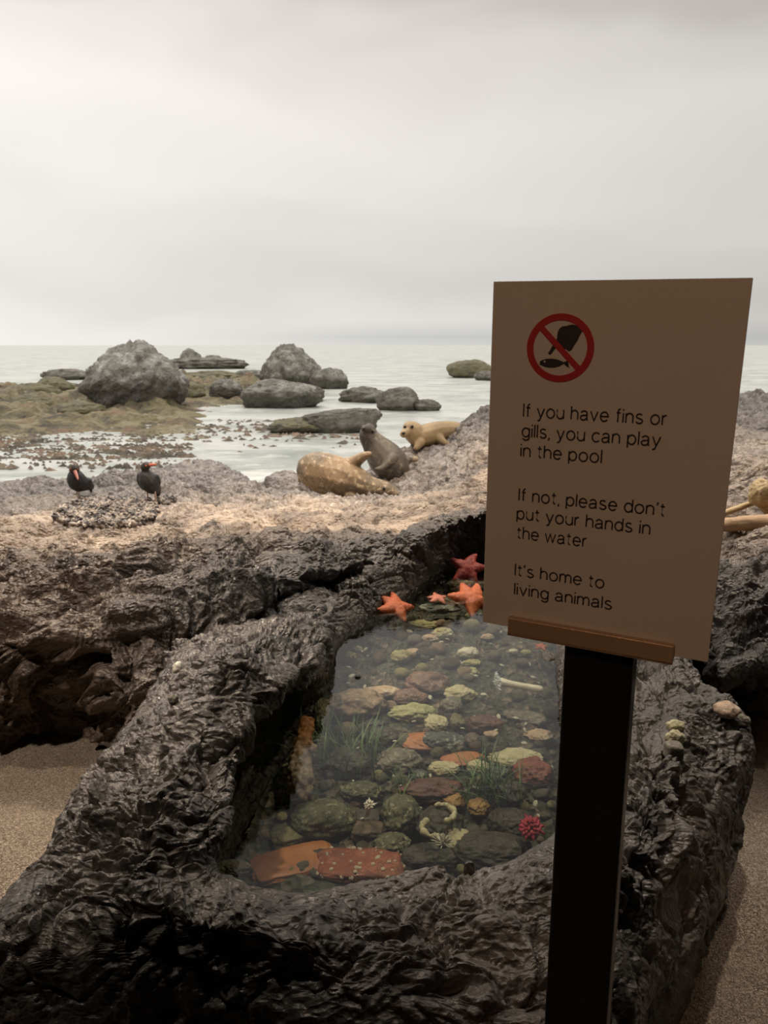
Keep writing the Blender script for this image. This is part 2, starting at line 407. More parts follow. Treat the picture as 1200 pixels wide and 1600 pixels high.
def rim():
    NU, NV = 1300, 520
    A = catmull(ctrl, NU, True)
    B = catmull(np.transpose(A, (1, 0, 2)), NV, False).transpose(1, 0, 2)
    N = -grid_normals(B, True)
    if (N[:, NV // 2, 2].mean()) < 0: N = -N
    p = B.reshape(-1, 3); n = N.reshape(-1, 3)
    wp = warp(p, 3.2, .10)
    wp2 = warp(wp, 9, .03, 5.0)
    d = fbm(wp * 2.6, 3, off=2.2) * .055
    f1, f2 = worley(rot(wp2, .5, .3, .4) * np.array([6, 10, 8]))
    d += (.5 - f1) * .045
    # ropy folds
    q = rot(wp2, .2, .6, -.5) * np.array([5, 15, 10])
    d += (ridged(q, 3) - 1.1) * .012
    f1, f2 = worley(rot(wp2, 1.1, .2, .9) * np.array([22, 46, 34]))
    d += (.45 - f1) * .012
    g1, g2 = worley(wp2 * 7.5 + 9.1)
    crack = np.clip(1 - (g2 - g1) / .12, 0, 1)
    d -= crack * .022
    h1, h2 = worley(rot(wp2, .3, .9, .1) * np.array([14, 26, 19]) + 4.1)
    d -= np.clip(1 - (h2 - h1) / .14, 0, 1) * .009
    d += fbm(wp2 * 60, 2) * .0020
    # hollows worn into the rock
    for hx, hy, ax, ay, an, dep_ in HOLLOWS:
        c0 = at(hx, hy, .62); s0_ = c0.y * CT / 1200; dx = p[:, 0] - c0.x; dy = p[:, 1] - c0.y
        ca, sa = math.cos(an), math.sin(an); u_ = (dx * ca + dy * sa) / (ax * s0_); v_ = (-dx * sa + dy * ca) / (ay * s0_ * 1.6)
        rr = np.sqrt(u_ * u_ + v_ * v_) + fbm(p * 14, 2, off=hx) * .35
        d -= dep_ * np.clip(1.15 - rr, 0, 1) ** .6 * (p[:, 2] > .3)
    # quieter below the water line so the pool edge keeps its course
    calm = np.clip((p[:, 2] - (ZW - .05)) / .12, .35, 1)
    vv = np.tile(np.linspace(0, 10, NV), NU)
    calm = calm * np.clip(.80 + (vv - 3.0) * .15, .70, 1)
    calm = calm * (.66 + .75 * np.clip(.5 + 1.6 * fbm(p * 2.1, 2, off=55), 0, 1))
    P = p + n * (d * calm)[:, None]
    me = mesh_np('rock_pool_rim', P, grid_faces(NU, NV, True))
    return me
RC = Vector((cen.x, cen.y, 0))
me = rim(); recentre(me, RC)
rim_o = link('rock_pool_rim', me, M['rim']); rim_o.location = RC
tag(rim_o, 'dark grey wrinkled rock basin enclosing the tide pool in the foreground', 'rock')

# pool bed and pool water
WLn = np.array([[v.x, v.y] for v in WL])
def polar(name, zfun, grow, nr=70, na=260):
    A = catmull(WLn, na, True); c = np.array([cen.x, cen.y])
    r = np.linspace(0, 1, nr)[None, :, None]
    XY = c + (A[:, None, :] - c) * r * grow
    p = np.concatenate([XY.reshape(-1, 2), np.zeros((na * nr, 1))], 1)
    p[:, 2] = zfun(p)
    Fc = grid_faces(na, nr, True)
    a_, b_, c_ = p[Fc[nr * 3 + 30, 0]], p[Fc[nr * 3 + 30, 1]], p[Fc[nr * 3 + 30, 2]]
    if np.cross(b_ - a_, c_ - b_)[2] < 0: Fc = Fc[:, ::-1]
    me = mesh_np(name, p, Fc); recentre(me, (cen.x, cen.y, 0)); return me
def bedz(Y): return np.interp(Y, [1.3, 1.9, 2.5, 3.2, 4.0], [.28, .30, .36, .42, .46])
def zbed(p): return bedz(p[:, 1]) + fbm(p * 7, 3) * .03 + (.5 - worley(p * 24)[0]) * .02
def m_bed():
    k = NT('gravelly_pool_bed'); v = k.coord('Object')
    s = k.n('ShaderNodeSeparateColor'); k.l(k.voro(v, 42, 'F1', 'Color'), s.inputs[0])
    c = k.ramp(s.outputs[0], [(0, (.018, .02, .014)), (.4, (.045, .04, .028)), (.75, (.10, .08, .055)), (1, (.26, .20, .14))])
    c = k.mix(k.mr(k.noise(v, 6, 4), .4, .65, 0, .75), c, (.035, .05, .035))
    n = k.bump(k.voro(v, 42), .02, 1.0); n = k.bump(k.noise(v, 90, 4), .004, .8, n)
    return k.pbr(c, .7, n)
bed = link('pool_bed', polar('pool_bed', zbed, 1.10), m_bed()); bed.location = (cen.x, cen.y, 0)
tag(bed, 'dark gravelly bed at the bottom of the tide pool', 'pool bed', kind='structure')
wat = link('pool_water', polar('pool_water', lambda p: np.full(len(p), ZW), 1.09, 12), M['water']); wat.location = (cen.x, cen.y, 0)
tag(wat, 'clear still water filling the tide pool, reflecting grey light', 'water')

# ------------------------------------------------------------------ the rock ledge behind (columns of (Y, py) on an azimuth px; fronts as (Y, z))
LED = [
 (-420, [(2.75,.02),(2.62,.30)], [(2.75,990),(3.1,925),(3.6,872),(4.3,836),(5.3,806),(6.4,785),(7.4,770),(8.3,760)]),
 (-150, [(2.85,.02),(2.72,.28)], [(2.72,990),(3.05,925),(3.5,876),(4.2,838),(5.2,806),(6.3,785),(7.3,770),(8.2,759)]),
 (0,    [(2.78,.02),(2.66,.28)], [(2.62,1000),(3.0,920),(3.5,868),(4.2,836),(5.2,805),(6.3,784),(7.3,770),(8.2,757)]),
 (120,  [(2.80,.02),(2.70,.28)], [(2.66,990),(3.0,915),(3.5,862),(4.2,835),(5.2,806),(6.3,784),(7.3,768),(8.2,752)]),
 (240,  [(2.50,.02),(2.42,.28)], [(2.62,990),(2.95,905),(3.4,856),(4.2,832),(5.2,805),(6.3,781),(7.3,758),(8.2,735)]),
 (330,  [(2.42,.02),(2.50,.30)], [(2.78,962),(3.05,890),(3.4,850),(4.2,828),(5.2,803),(6.3,778),(7.3,752),(8.3,724)]),
 (420,  [(2.95,.10),(2.93,.35)], [(2.88,918),(3.05,888),(3.6,850),(4.2,826),(5.2,801),(6.3,782),(7.3,769),(8.1,764)]),
 (520,  [(3.25,.10),(3.25,.35)], [(3.18,902),(3.3,880),(3.65,856),(4.2,826),(5.2,800),(6.3,783),(7.1,773),(7.7,769)]),
 (620,  [(3.65,.10),(3.65,.35)], [(3.5,872),(3.65,851),(3.9,836),(4.5,816),(5.4,792),(6.3,776),(7.2,740),(8.0,712)]),
 (690,  [(3.9,.10),(3.9,.35)], [(3.72,832),(3.9,816),(4.3,806),(5.0,794),(5.7,772),(6.5,746),(7.4,708),(8.2,688)]),
 (760,  [(4.15,.10),(4.15,.35)], [(4.02,805),(4.2,797),(4.7,790),(5.1,768),(5.8,736),(6.6,695),(7.5,660),(8.4,638)]),
 (900,  [(4.15,.10),(4.15,.35)], [(4.02,815),(4.2,804),(4.7,790),(5.1,762),(5.8,730),(6.6,695),(7.5,662),(8.4,640)]),
 (1020, [(3.55,.10),(3.50,.35)], [(3.5,870),(3.7,855),(4.1,838),(4.6,824),(5.3,758),(6.1,702),(7.2,655),(8.2,634)]),
 (1110, [(2.95,.02),(2.95,.30)], [(2.62,1035),(2.95,945),(3.5,868),(4.2,833),(4.9,806),(5.5,722),(6.8,652),(8.2,630)]),
 (1200, [(2.90,.02),(2.90,.30)], [(2.58,1035),(2.9,930),(3.5,860),(4.2,830),(4.8,800),(5.4,716),(6.8,652),(8.2,630)]),
 (1330, [(2.85,.02),(2.80,.30)], [(2.56,1030),(2.85,925),(3.4,855),(4.1,825),(4.7,780),(5.4,705),(6.8,645),(8.2,625)]),
 (1700, [(2.85,.02),(2.75,.30)], [(2.65,960),(3.0,900),(3.5,850),(4.2,820),(4.8,770),(5.5,700),(6.9,640),(8.4,620)]),
]
def ledge_ctrl():
    rows = []
    for px, fr, top in LED:
        r = []
        for (Y, z) in fr:
            d = (CZ - z) * ST + Y * CT   # depth along the view axis
            r.append([(px - 600) / 1200 * d, Y, z])
        for (Y, py) in top: r.append(list(atY(px, py, Y)))
        e = r[-1]; k = e[0] / e[1]
        r.append([k * (e[1] + .35), e[1] + .35, min(e[2] - .22, -.02)])
        r.append([k * (e[1] + .7), e[1] + .7, -.35])
        rows.append(r)
    return np.array(rows)
def ledge_part(name, ca, cb, NU, NV, seed, label):
    A = LC[:, :, :]
    U = catmull(A, 2000, False)
    # resample the chosen columns
    K = len(A) - 1
    t = np.linspace(ca, cb, NU) / K * 1999; i = np.clip(np.floor(t).astype(int), 0, 1998); f = (t - i)[:, None, None]
    A2 = U[i] * (1 - f) + U[i + 1] * f
    B = catmull(A2.transpose(1, 0, 2), NV * 3, False)
    # even out the row spacing by arc length, denser near the pool
    seg = np.linalg.norm(np.diff(B, axis=0), axis=2).mean(1)
    depth = (B[1:, :, 1].mean(1)); wgt = seg / depth
    s = np.concatenate([[0], np.cumsum(wgt)]); s /= s[-1]
    tt = np.interp(np.linspace(0, 1, NV), s, np.arange(NV * 3)); i = np.clip(np.floor(tt).astype(int), 0, NV * 3 - 2); f = (tt - i)[:, None, None]
    B = (B[i] * (1 - f) + B[i + 1] * f).transpose(1, 0, 2)
    N = grid_normals(B)
    if N[:, NV // 2, 2].mean() < 0: N = -N
    p = B.reshape(-1, 3); n = N.reshape(-1, 3)
    wp = warp(p, 2.0, .16, 1.0); wp2 = warp(wp, 7, .04, 6.0)
    near = np.clip((5.2 - p[:, 1]) / 2.4, 0, 1); far = np.clip((p[:, 1] - 4.6) / 1.5, 0, 1)
    d = fbm(wp * 1.7, 3, off=8.2) * .085
    f1, f2 = worley(rot(wp2, .4, .5, -.3) * np.array([4.2, 7.5, 6.0]))
    d += (.5 - f1) * (.045 + .055 * near)
    f1, f2 = worley(rot(wp2, 1.2, .2, .6) * np.array([11, 20, 15]))
    d += (.5 - f1) * (.018 + .020 * near + .022 * far)
    q = rot(wp2, .1, .4, .35) * np.array([5, 14, 11])
    d += (ridged(q, 4) - 1.2) * (.012 + .006 * near + .008 * far)
    g1, g2 = worley(wp * np.array([1.6, 3.0, 2.4]) + 3.7)
    d -= np.clip(1 - (g2 - g1) / .09, 0, 1) * .05
    f1, f2 = worley(wp2 * 38.0)
    d += (.5 - f1) * .008 * (.4 + near)
    P = p + n * d[:, None]
    c = Vector((float(P[:, 0].mean()), float(P[:, 1].mean()), 0))
    me = mesh_np(name, P, grid_faces(NU, NV)); recentre(me, c)
    o = link(name, me, M['ledge']); o.location = c
    return tag(o, label, 'rock')
LC = ledge_ctrl()
LEDGE = ledge_part('rock_ledge', 0, 16, 1700, 760, 1, 'broad brown-grey rock ledge behind the pool, carrying the birds and seals')
# ------------------------------------------------------------------ general shape helpers
def ico_np(sub):
    bm = bmesh.new(); bmesh.ops.create_icosphere(bm, subdivisions=sub, radius=1.0)
    V = np.array([v.co[:] for v in bm.verts]); F = [[v.index for v in f.verts] for f in bm.faces]
    bm.free(); return V, F
_ICO = {s: ico_np(s) for s in (2, 3, 4, 5, 6)}
def stone_mesh(name, dims, seed, sub=4, style='cobble', flat=.0, cut=None):
    V, F = _ICO[sub]; p = V.copy(); off = seed * 7.31
    if style == 'dome':
        k_ = 1 - .30 * np.clip(V[:, 2] + .2, -.3, 1.2) ** 2; p = p * np.stack([k_, k_, np.ones(len(V))], 1)
        p = p * (1 + .15 * fbm(V * 1.2, 3, off=off) + .07 * ridged(V * 2.6, 4, off=off) + .16 * (.5 - worley(V * 1.8 + off)[0]) + .06 * (.5 - worley(V * 5 + off)[0]))[:, None]
    elif style == 'boulder':
        p = p * (1 + .16 * fbm(V * 1.1, 3, off=off) + .05 * ridged(V * 3.2, 3, off=off) + .09 * (.5 - worley(V * 1.6 + off)[0]))[:, None]
    elif style == 'reef':
        p = p * (1 + .22 * fbm(V * 1.6, 3, off=off) + .16 * (.5 - worley(V * 3.0 + off)[0]) + .05 * ridged(V * 6, 2, off=off))[:, None]
    elif style == 'lumpy':
        w = warp(V, 2, .2, off)
        p = p * (1 + .15 * fbm(V * 1.5, 2, off=off) + .24 * (.55 - worley(w * 2.6 + off)[0]) + .10 * (.5 - worley(w * 7 + off)[0]))[:, None]
    elif style == 'craggy':
        w = warp(V, 2, .15, off)
        p = p * (1 + .2 * fbm(V * 1.4, 3, off=off) + .12 * (.5 - worley(w * 2.2 + off)[0]) + .05 * ridged(w * 5, 3, off=off))[:, None]
    elif style == 'block':
        q = np.abs(V) ** 5; p = V / (q.sum(1) ** .2)[:, None]
        p = p * (1 + .10 * fbm(V * 1.6, 3, off=off) + .03 * (.5 - worley(V * 6 + off)[0]))[:, None]
    else:
        p = p * (1 + .19 * fbm(V * 1.3, 3, off=off) + .05 * (.5 - worley(V * 2.5 + off)[0]) + .03 * fbm(V * 6, 3, off=off))[:, None]
    if flat: p[:, 2] = np.where(p[:, 2] > flat, flat + (p[:, 2] - flat) * .3, p[:, 2])
    p = p * (np.array(dims) * .5)
    me = bpy.data.meshes.new(name); me.from_pydata(p.tolist(), [], F); me.polygons.foreach_set('use_smooth', [True] * len(F)); me.update()
    return me
def blob_mesh(name, chains, voxel, smooth=3, squash=None):
    """one continuous skin around chains of (x, y, z, r); joints are interpolated"""
    bm = bmesh.new()
    for ch in chains:
        A = np.array(ch, float)
        if len(A) == 1: pts = A
        else:
            L = np.linalg.norm(np.diff(A[:, :3], axis=0), axis=1).sum(); n = max(4, int(L / max(A[:, 3].min(), 1e-4) * 2.2) + 2)
            pts = catmull(A, min(n, 60), False) if len(A) > 2 else A[0] + (A[1] - A[0]) * np.linspace(0, 1, min(n, 60))[:, None]
        for x, y, z, r in pts:
            bmesh.ops.create_icosphere(bm, subdivisions=2, radius=max(r, voxel * .9), matrix=Matrix.Translation((x, y, z)))
    me = bpy.data.meshes.new(name + '_raw'); bm.to_mesh(me); bm.free()
    o = bpy.data.objects.new('tmp', me); COL.objects.link(o)
    m = o.modifiers.new('r', 'REMESH'); m.mode = 'VOXEL'; m.voxel_size = voxel; m.use_smooth_shade = True
    s = o.modifiers.new('s', 'SMOOTH'); s.factor = .5; s.iterations = smooth
    dg = bpy.context.evaluated_depsgraph_get(); me2 = bpy.data.meshes.new_from_object(o.evaluated_get(dg)); me2.name = name
    bpy.data.objects.remove(o); bpy.data.meshes.remove(me)
    me2.polygons.foreach_set('use_smooth', [True] * len(me2.polygons)); me2.update()
    return me2
def tube_mesh(name, pts, nseg=14, caps=True, noise=0, seed=0):
    A = np.array(pts, float); n = max(12, len(A) * 8); P = catmull(A, n, False) if len(A) > 2 else A[0] + (A[1] - A[0]) * np.linspace(0, 1, n)[:, None]
    c = P[:, :3]; T = np.gradient(c, axis=0); T /= np.linalg.norm(T, axis=1)[:, None]
    up = np.array([0, 0, 1.0]) if abs(T[0][2]) < .9 else np.array([1.0, 0, 0])
    V = []
    for i in range(n):
        a = np.cross(T[i], up); a /= np.linalg.norm(a); b = np.cross(T[i], a)
        for k in range(nseg):
            t = 2 * math.pi * k / nseg
            V.append(c[i] + (a * math.cos(t) + b * math.sin(t)) * P[i, 3])
    V = np.array(V)
    if noise:
        ctr = np.repeat(c, nseg, 0); V = ctr + (V - ctr) * (1 + noise * fbm(V * 30, 3, off=seed))[:, None]
    F = [(i * nseg + k, i * nseg + (k + 1) % nseg, (i + 1) * nseg + (k + 1) % nseg, (i + 1) * nseg + k) for i in range(n - 1) for k in range(nseg)]
    if caps: F += [tuple(range(nseg))[::-1], tuple((n - 1) * nseg + k for k in range(nseg))]
    me = bpy.data.meshes.new(name); me.from_pydata(V.tolist(), [], F); me.polygons.foreach_set('use_smooth', [True] * len(F)); me.update(); return me
def dep(P): return P.y * CT - (P.z - CZ) * ST      # distance along the view axis, for real sizes

# ------------------------------------------------------------------ sign on its post
cr_ = Vector((1, 0, 0)); cd_ = Vector((0, -ST, -CT)); cf_ = Vector((0, CT, -ST))
def cam2w(v): return cr_ * v[0] + cd_ * v[1] + cf_ * v[2]
D0 = .91
TL = Vector((0, 0, CZ)) + cam2w((.1425 * D0, -.3 * D0, D0))
ex = cam2w((.902, .111, -.418)).normalized(); ez_ = -cam2w((.0027, .964, .266)).normalized()
ey = ez_.cross(ex).normalized(); ez_ = ex.cross(ey).normalized()   # ey points away from the viewer
SW, SH = .3067 * D0, .4788 * D0
SM = Matrix((ex, ey, ez_)).transposed().to_4x4()
def sgn(px, py):
    """photo point -> (across, down) on the board"""
    d = ray(px, py); o = Vector((0, 0, CZ)); t = (TL - o).dot(ey) / d.dot(ey); q = o + d * t - TL
    return q.dot(ex), -q.dot(ez_)
m_board = m_simple('cream_sign_board', (.70, .65, .57), .45, (.72, .68, .62), 3, .0003, 300)
m_edge = m_simple('board_edge', (.78, .72, .60), .5)
m_ink = m_simple('dark_print', (.035, .028, .032), .5)
m_red = m_simple('red_print', (.50, .028, .030), .5)
m_rail = m_simple('bronze_rail', (.52, .36, .22), .38, (.58, .41, .26), 8, .0004, 400, Metallic=.35)
m_post = m_simple('black_post_coat', (.010, .010, .011), .28, (.014, .013, .013), 12, .0003, 250)
post_c = TL + ex * (SW * .50) + ey * .045 - ez_ * SH; 
pl = atY(921, 1300, post_c.y)
s0 = Vector((pl.x, pl.y, 0))
sign = empty('sign_stand', s0)
tag(sign, 'cream notice board on a black post warning not to touch the pool water', 'sign')
def sgn_child(name, me, mat, parent=sign, lab=None):
    o = link(name, me, mat, parent)
    # board frame: x across, y away from viewer, z up, origin at the board's top-left
    o.matrix_parent_inverse = Matrix.Identity(4)
    base = Matrix.Translation(-s0) @ Matrix.Translation(TL) @ SM
    o.matrix_local = base if parent is sign else Matrix.Identity(4)
    if lab: o['label'] = lab
    return o
panel = sgn_child('sign_panel', box_mesh('sign_panel', (0, 0, -SH), (SW, .006, 0), .0006, 1), m_board, lab='cream board with dark print')
# rail: a folded strip holding the bottom edge
a0, b0 = sgn(797, 962); a1_, b1 = sgn(1055, 1004); a2, b2 = sgn(1053, 1035)
bm = bmesh.new()
def bx(bm, lo, hi, bev=0.0):
    r = bmesh.ops.create_cube(bm, size=1)['verts']
    for v in r: v.co = Vector([(lo[i] + hi[i]) / 2 + v.co[i] * (hi[i] - lo[i]) for i in range(3)])
    if bev: bmesh.ops.bevel(bm, geom=list({e for v in r for e in v.link_edges}), offset=bev, segments=2, profile=.5, affect='EDGES')
zt, zb = -(b0 + b1) / 2, -b2
bx(bm, (a0, -.010, zb), (a1_, -.0005, zt), .0012)
bx(bm, (a0, -.010, zb), (a1_, .014, zb + .004), .0008)
bx(bm, (a0, .0065, zb), (a1_, .014, zt), .0012)
rme = bpy.data.meshes.new('holder_rail'); bm.to_mesh(rme); bm.free()
sgn_child('holder_rail', rme, m_rail, lab='bronze coloured rail gripping the board')
# post: rectangular tube, turned like the board
yaw = math.atan2(ex.y, ex.x)
pw = .0885
pm = box_mesh('post', (-pw / 2, -.02, 0), (pw / 2, .02, atY(921, 1004, pl.y).z), .003, 2)
po = link('post', pm, m_post, sign); po.rotation_euler = (0, 0, yaw); po['label'] = 'black rectangular post'
bp = box_mesh('base_plate', (-.17, -.13, .0), (.17, .13, .012), .004, 2); bo = link('base_plate', bp, m_post, sign); bo.rotation_euler = (0, 0, yaw); bo.location = (0, 0, .012)
bk_ = sgn_child('bracket', box_mesh('bracket', (a0 + .03, .014, zb - .005), (a1_ - .03, .030, zt + .03), .001, 1), m_post)
# printed marks: thin layers on the board face
def flat_poly(name, polys, y=-.0004, t=.0003):
    bm = bmesh.new()
    for k, pts in enumerate(polys):
        vs = [bm.verts.new((x, y, -z)) for x, z in pts]
        f = bm.faces.new(vs)
    bmesh.ops.triangulate(bm, faces=list(bm.faces))
    r = bmesh.ops.extrude_face_region(bm, geom=list(bm.faces)); 
    for v in [g for g in r['geom'] if isinstance(g, bmesh.types.BMVert)]: v.co.y += t
    bmesh.ops.recalc_face_normals(bm, faces=list(bm.faces))
    me = bpy.data.meshes.new(name); bm.to_mesh(me); bm.free(); return me
def crop7(x, y): return sgn(810 + x * 130 / 1200, 480 + y * 130 / 1200)
cxs, czs = crop7(600, 590)
rx = (crop7(1085, 600)[0] - crop7(115, 600)[0]) / 2; rin = rx * .800
bm = bmesh.new(); N_ = 96
for y in (-.0008, -.0004):
    for r_ in (rx, rin):
        for k in range(N_):
            t = 2 * math.pi * k / N_; bm.verts.new((cxs + math.cos(t) * r_, y, -czs + math.sin(t) * r_))
bm.verts.ensure_lookup_table(); V_ = bm.verts
for k in range(N_):
    j = (k + 1) % N_
    bm.faces.new((V_[k], V_[j], V_[N_ + j], V_[N_ + k])); bm.faces.new((V_[2 * N_ + j], V_[2 * N_ + k], V_[3 * N_ + k], V_[3 * N_ + j]))
    bm.faces.new((V_[k], V_[2 * N_ + k], V_[2 * N_ + j], V_[j])); bm.faces.new((V_[N_ + k], V_[N_ + j], V_[3 * N_ + j], V_[3 * N_ + k]))
bmesh.ops.recalc_face_normals(bm, faces=list(bm.faces))
ringm = bpy.data.meshes.new('prohibition_ring'); bm.to_mesh(ringm); bm.free()
sgn_child('prohibition_ring', ringm, m_red, lab='red prohibition ring')
dd = rx * .86; wd = rx * .088; q1 = math.sqrt(.5)
u = Vector((q1, q1)); nrm_ = Vector((-q1, q1))
c0 = Vector((cxs, czs))
sl = [c0 - u * dd + nrm_ * wd, c0 + u * dd + nrm_ * wd, c0 + u * dd - nrm_ * wd, c0 - u * dd - nrm_ * wd]
sgn_child('prohibition_slash', flat_poly('prohibition_slash', [[tuple(v) for v in sl]], -.0012, .0004), m_red, lab='red diagonal slash')
hand = [(735,255),(700,268),(640,272),(600,300),(572,345),(560,400),(556,455),(530,500),(490,560),(455,620),(428,665),(440,685),(470,682),(500,640),(540,590),(590,560),(620,590),(650,612),(690,605),(705,625),(735,640),(775,610),(800,560),(850,490),(880,420),(890,350),(925,345),(880,290),(830,262),(785,248)]
sgn_child('hand_symbol', flat_poly('hand_symbol', [[crop7(*q) for q in hand]], -.0004, .0003), m_ink, lab='dark hand silhouette reaching down')
fish = [(300,790),(340,762),(400,745),(480,740),(560,752),(620,775),(650,790),(712,772),(690,800),(680,812),(735,875),(700,862),(655,818),(600,850),(530,872),(450,876),(380,862),(330,838),(300,826),(345,812)]
sgn_child('fish_symbol', flat_poly('fish_symbol', [[crop7(*q) for q in fish]], -.0004, .0003), m_ink, lab='dark fish silhouette')
eye = [(crop7(380, 782)[0] + .0011 * math.cos(k / 12 * 6.283), crop7(380, 782)[1] + .0011 * math.sin(k / 12 * 6.283)) for k in range(12)]
sgn_child('fish_eye', flat_poly('fish_eye', [eye], -.0008, .0003), m_board)
# lettering
TXT = [('If you have fins or', (818, 652), (1041, 661)), ('gills, you can play', (816, 682), (1031, 697)), ('in the pool', (814, 711), (939, 726)),
       ('If not, please don\u2019t', (811, 783), (1038, 803)), ('put your hands in', (808, 812), (1015, 831)), ('the water', (808, 841), (916, 853)),
       ('It\u2018s home to', (805, 899), (943, 918)), ('living animals', (804, 929), (955, 950))]
def arc(cx_, cy_, rx_, ry_, a0_, a1__, n=14):
    return [(cx_ + rx_ * math.cos(math.radians(a0_ + (a1__ - a0_) * i / n)), cy_ + ry_ * math.sin(math.radians(a0_ + (a1__ - a0_) * i / n))) for i in range(n + 1)]
arch = lambda x, w: [(x, 5.6)] + arc(x + w / 2, 6.0, w / 2, 4.0, 172, 0) + [(x + w, 0)]
bowl = arc(4.1, 5, 4.1, 5, 0, 360, 26)
GL = {   # strokes in units of a tenth of the x-height, then the glyph's width
 'I': ([[(0, 0), (0, 14.3)]], 0), 'l': ([[(0, 0), (0, 14.3)]], 0), 'i': ([[(0, 0), (0, 10)], [(0, 12.6), (0, 14.2)]], 0),
 'f': ([[(1.9, 0), (1.9, 11.2)] + arc(4.4, 11.6, 2.5, 2.6, 180, 92, 8), [(0, 10), (4.5, 10)]], 4.4),
 'y': ([[(0, 10), (4.1, .2)], [(8, 10), (3.7, -1.4), (2.9, -3), (1.9, -3.7), (.5, -3.7)]], 8),
 'o': ([arc(4.4, 5, 4.4, 5, 0, 360, 28)], 8.8), 'u': ([[(0, 10), (0, 3.6)] + arc(3.7, 3.9, 3.7, 3.9, 180, 355), [(7.5, 10), (7.5, 0)]], 7.5),
 'h': ([[(0, 0), (0, 14.3)], arch(0, 7.4)], 7.4), 'n': ([[(0, 0), (0, 10)], arch(0, 7.4)], 7.4),
 'm': ([[(0, 0), (0, 10)], arch(0, 6.2), arch(6.2, 6.2)], 12.4),
 'a': ([arc(3.8, 7.0, 3.3, 3.0, 165, 0, 10) + [(7.1, 1.8), (7.4, .5), (8.1, 0)], [(7.1, 6.0), (5.6, 5.4), (3.2, 5.1)] + arc(3.2, 2.6, 3.2, 2.6, 90, 270, 12) + [(5.2, .6), (6.6, 1.8), (7.1, 3.2)]], 8.0),
 'v': ([[(0, 10), (3.9, 0), (7.8, 10)]], 7.8), 'w': ([[(0, 10), (3.1, 0), (6.1, 10), (9.1, 0), (12.2, 10)]], 12.2),
 'e': ([[(.1, 5.2), (8.3, 5.2)] + arc(4.2, 5, 4.15, 5, 4, 322, 26)], 8.4), 'c': ([arc(4.2, 5, 4.2, 5, 42, 318, 22)], 7.6),
 's': ([arc(3.6, 7.5, 3.1, 2.5, 35, 190, 10) + [(1.1, 6.0), (3.6, 5.1), (6.2, 4.1)] + arc(3.6, 2.6, 3.4, 2.6, 15, -160, 12)], 7.0),
 'r': ([[(0, 0), (0, 10)], [(0, 5.6)] + arc(4.0, 6.0, 4.0, 3.9, 172, 88, 8)], 4.2),
 'g': ([bowl, [(8.2, 10), (8.2, -.4)] + arc(4.4, -.6, 3.8, 3.2, 0, -160, 12)], 8.2), 'd': ([bowl, [(8.2, 14.3), (8.2, 0)]], 8.2),
 'p': ([[(q[0] + .0, q[1]) for q in arc(4.1, 5, 4.1, 5, 0, 360, 26)], [(0, 10), (0, -3.8)]], 8.2),
 't': ([[(1.9, 13), (1.9, 2.2)] + arc(3.9, 2.2, 2.0, 2.1, 180, 280, 8), [(0, 10), (4.4, 10)]], 4.4),
 ',': ([[(.5, 1), (.5, -.2), (-.3, -2.2)]], .6), '\u2019': ([[(.7, 14.3), (.7, 12.9), (0, 10.9)]], .7), '\u2018': ([[(0, 10.9), (0, 12.3), (.7, 14.3)]], .7)}
def stroke_text(txt, lw=1.58):
    V, F = [], []; x = 0
    for ch in txt:
        if ch == ' ': x += 5.6; continue
        st, w = GL[ch]; x += 1.55
        for P in st:
            P = [np.array(q, float) for q in P]; n = len(P); b = len(V)
            closed = np.linalg.norm(P[0] - P[-1]) < 1e-6
            for i in range(n):
                d0 = P[i] - P[i - 1] if i > 0 else (P[-1] - P[-2] if closed else P[1] - P[0])
                d1 = P[i + 1] - P[i] if i < n - 1 else (P[1] - P[0] if closed else P[-1] - P[-2])
                d0 = d0 / np.linalg.norm(d0); d1 = d1 / np.linalg.norm(d1); m = d0 + d1; m = m / (np.linalg.norm(m) + 1e-9)
                nn = np.array([-m[1], m[0]]); k = min(1 / max(abs(nn @ np.array([-d0[1], d0[0]])), .35), 2.4)
                for sgn_ in (1, -1): q = P[i] + nn * sgn_ * lw / 2 * k; V.append((x + q[0], q[1], 0))
            F += [(b + 2 * i, b + 2 * i + 1, b + 2 * i + 3, b + 2 * i + 2) for i in range(n - 1)]
        x += w + 1.55
    m_ = len(V); V = V + [(a_, b_, .25) for a_, b_, c_ in V]; F2 = [tuple(q + m_ for q in f)[::-1] for f in F]
    return V, F + F2, x - 3.1
for s_, pa, pb in TXT:
    V, F, wid = stroke_text(s_)
    me = bpy.data.meshes.new('lettering'); me.from_pydata(V, [], F); me.update()
    ua, va = sgn(*pa); ub, vb = sgn(*pb); sx = (ub - ua) / wid
    print('TEXT', s_, round(sx * 1e4, 2), round(va, 4), round(vb, 4))
    sy = .00108
    vm = va * .65 + vb * .35
    T = Matrix.Translation((ua, -.0006, -vm)) @ Matrix.Rotation(math.radians(90), 4, 'X') @ Matrix.Diagonal((sx, sy, .001, 1)) @ Matrix.Translation((-1.55, 0, 0))
    me.transform(T)
    sgn_child('lettering', me, m_ink)

